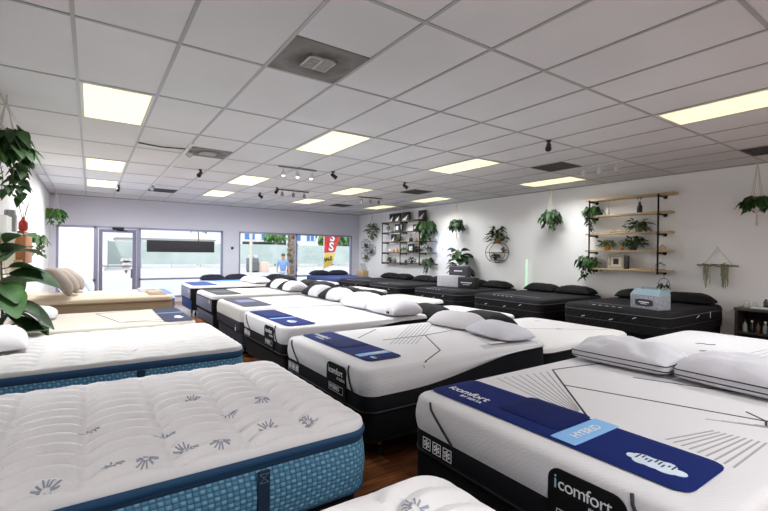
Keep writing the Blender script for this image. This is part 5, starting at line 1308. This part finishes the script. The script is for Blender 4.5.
# person outside
t = thing('person', 'person in a light blue shirt walking past the palm outside', 'person', (7.45, 19.2, GZ), -.3)
def skin_figure(name, nodes, edges, m_, parent):
    me = bpy.data.meshes.new(name); me.from_pydata([n[0] for n in nodes], edges, []); o = bpy.data.objects.new(name, me); COL.objects.link(o); o.parent = parent
    sk = o.modifiers.new('skin', 'SKIN'); sk.use_smooth_shade = True
    for i, n in enumerate(nodes): me.skin_vertices[0].data[i].radius = (n[1], n[1] * (n[2] if len(n) > 2 else 1))
    me.skin_vertices[0].data[0].use_root = True
    sb = o.modifiers.new('sub', 'SUBSURF'); sb.levels = 1; sb.render_levels = 1
    me.materials.append(m_); return o
SK = mat('skin', '#c09072', .6)
nodes = [((0, 0, .93), .06), ((0, 0, 1.15), .06), ((0, 0, 1.38), .07), ((0, -.01, 1.5), .055), ((0, -.02, 1.6), .085, 1.15), ((0, -.02, 1.7), .07, 1.1),
         ((.1, 0, .86), .09), ((.11, -.16, .48), .06), ((.11, -.12, .1), .042), ((.11, -.25, .05), .035), ((-.1, 0, .86), .09), ((-.11, .12, .48), .06), ((-.11, .3, .14), .042), ((-.11, .2, .05), .035),
         ((.2, 0, 1.4), .055), ((.26, .08, 1.14), .042), ((.27, -.04, .9), .032), ((.27, -.07, .82), .03), ((-.2, 0, 1.4), .055), ((-.26, -.04, 1.14), .042), ((-.27, -.17, .93), .032), ((-.27, -.21, .86), .03)]
edges = [(0, 1), (1, 2), (2, 3), (3, 4), (4, 5), (0, 6), (6, 7), (7, 8), (8, 9), (0, 10), (10, 11), (11, 12), (12, 13), (2, 14), (14, 15), (15, 16), (16, 17), (2, 18), (18, 19), (19, 20), (20, 21)]
skin_figure('body', nodes, edges, SK, t)
sh = [((0, 0, .88), .165, .85), ((0, 0, 1.15), .147, .8), ((0, 0, 1.38), .16, .72), ((.19, 0, 1.4), .072), ((.25, .07, 1.16), .06), ((-.19, 0, 1.4), .072), ((-.25, -.035, 1.16), .06)]
skin_figure('shirt', sh, [(0, 1), (1, 2), (2, 3), (3, 4), (2, 5), (5, 6)], mat('shirt_blue', '#7fa6dd', .8), t)
tr = [((0, 0, .95), .145, .8), ((.1, 0, .86), .1), ((.11, -.16, .48), .072), ((.11, -.12, .14), .06), ((-.1, 0, .86), .1), ((-.11, .12, .48), .072), ((-.11, .29, .18), .06)]
skin_figure('trousers', tr, [(0, 1), (1, 2), (2, 3), (0, 4), (4, 5), (5, 6)], mat('trousers_pale', '#b9c3d4', .8), t)
mb = MB(); mb.sphere((0, -.005, 1.68), .098, 12, (.95, 1.1, .85)); mb.build('hair', mat('hair_grey', '#57493d', .8), t)
# the building's own outer roof edge
mb = MB(); mb.box(XL - .12, XR + .12, YF + .2, YF + .9, 3.2, 3.4); mb.box(XL - .12, XR + .12, YB - .12, YF + .2, CEIL + .1, CEIL + .5); struct('roof', mb, CW)

# ------------------------------------------------------------------ light, camera
w = bpy.data.worlds.new('world'); scene.world = w; w.use_nodes = True; bg = w.node_tree.nodes['Background']
bg.inputs[0].default_value = (.80, .88, 1.0, 1); bg.inputs[1].default_value = 1.2
sun = bpy.data.lights.new('sun', 'SUN'); sun.energy = 1.9; sun.angle = .01; sun.color = (1, .97, .92)
so = bpy.data.objects.new('sun', sun); COL.objects.link(so); so.rotation_euler = Vector((.35, .62, -.8)).to_track_quat('-Z', 'Y').to_euler()

cam = bpy.data.cameras.new('camera'); cam.sensor_width = 36; cam.lens = 428.1 / 768 * 36; cam.clip_start = .02; cam.clip_end = 500
co = bpy.data.objects.new('camera', cam); COL.objects.link(co); co.location = (0, 0, 1.5)
yaw, pit, rol = math.radians(34.462), math.radians(-.2546), math.radians(.6732)
fw = Vector((math.sin(yaw) * math.cos(pit), math.cos(yaw) * math.cos(pit), math.sin(pit))); rt = Vector((math.cos(yaw), -math.sin(yaw), 0)); up = rt.cross(fw)
rt, up = rt * math.cos(rol) + up * math.sin(rol), up * math.cos(rol) - rt * math.sin(rol)
co.rotation_euler = Matrix(((rt.x, up.x, -fw.x), (rt.y, up.y, -fw.y), (rt.z, up.z, -fw.z))).to_euler()
scene.camera = co
vs_ = scene.view_settings; vs_.view_transform = 'Standard'; vs_.look = 'None'; vs_.exposure = .42; vs_.gamma = 1; vs_.use_curve_mapping = False
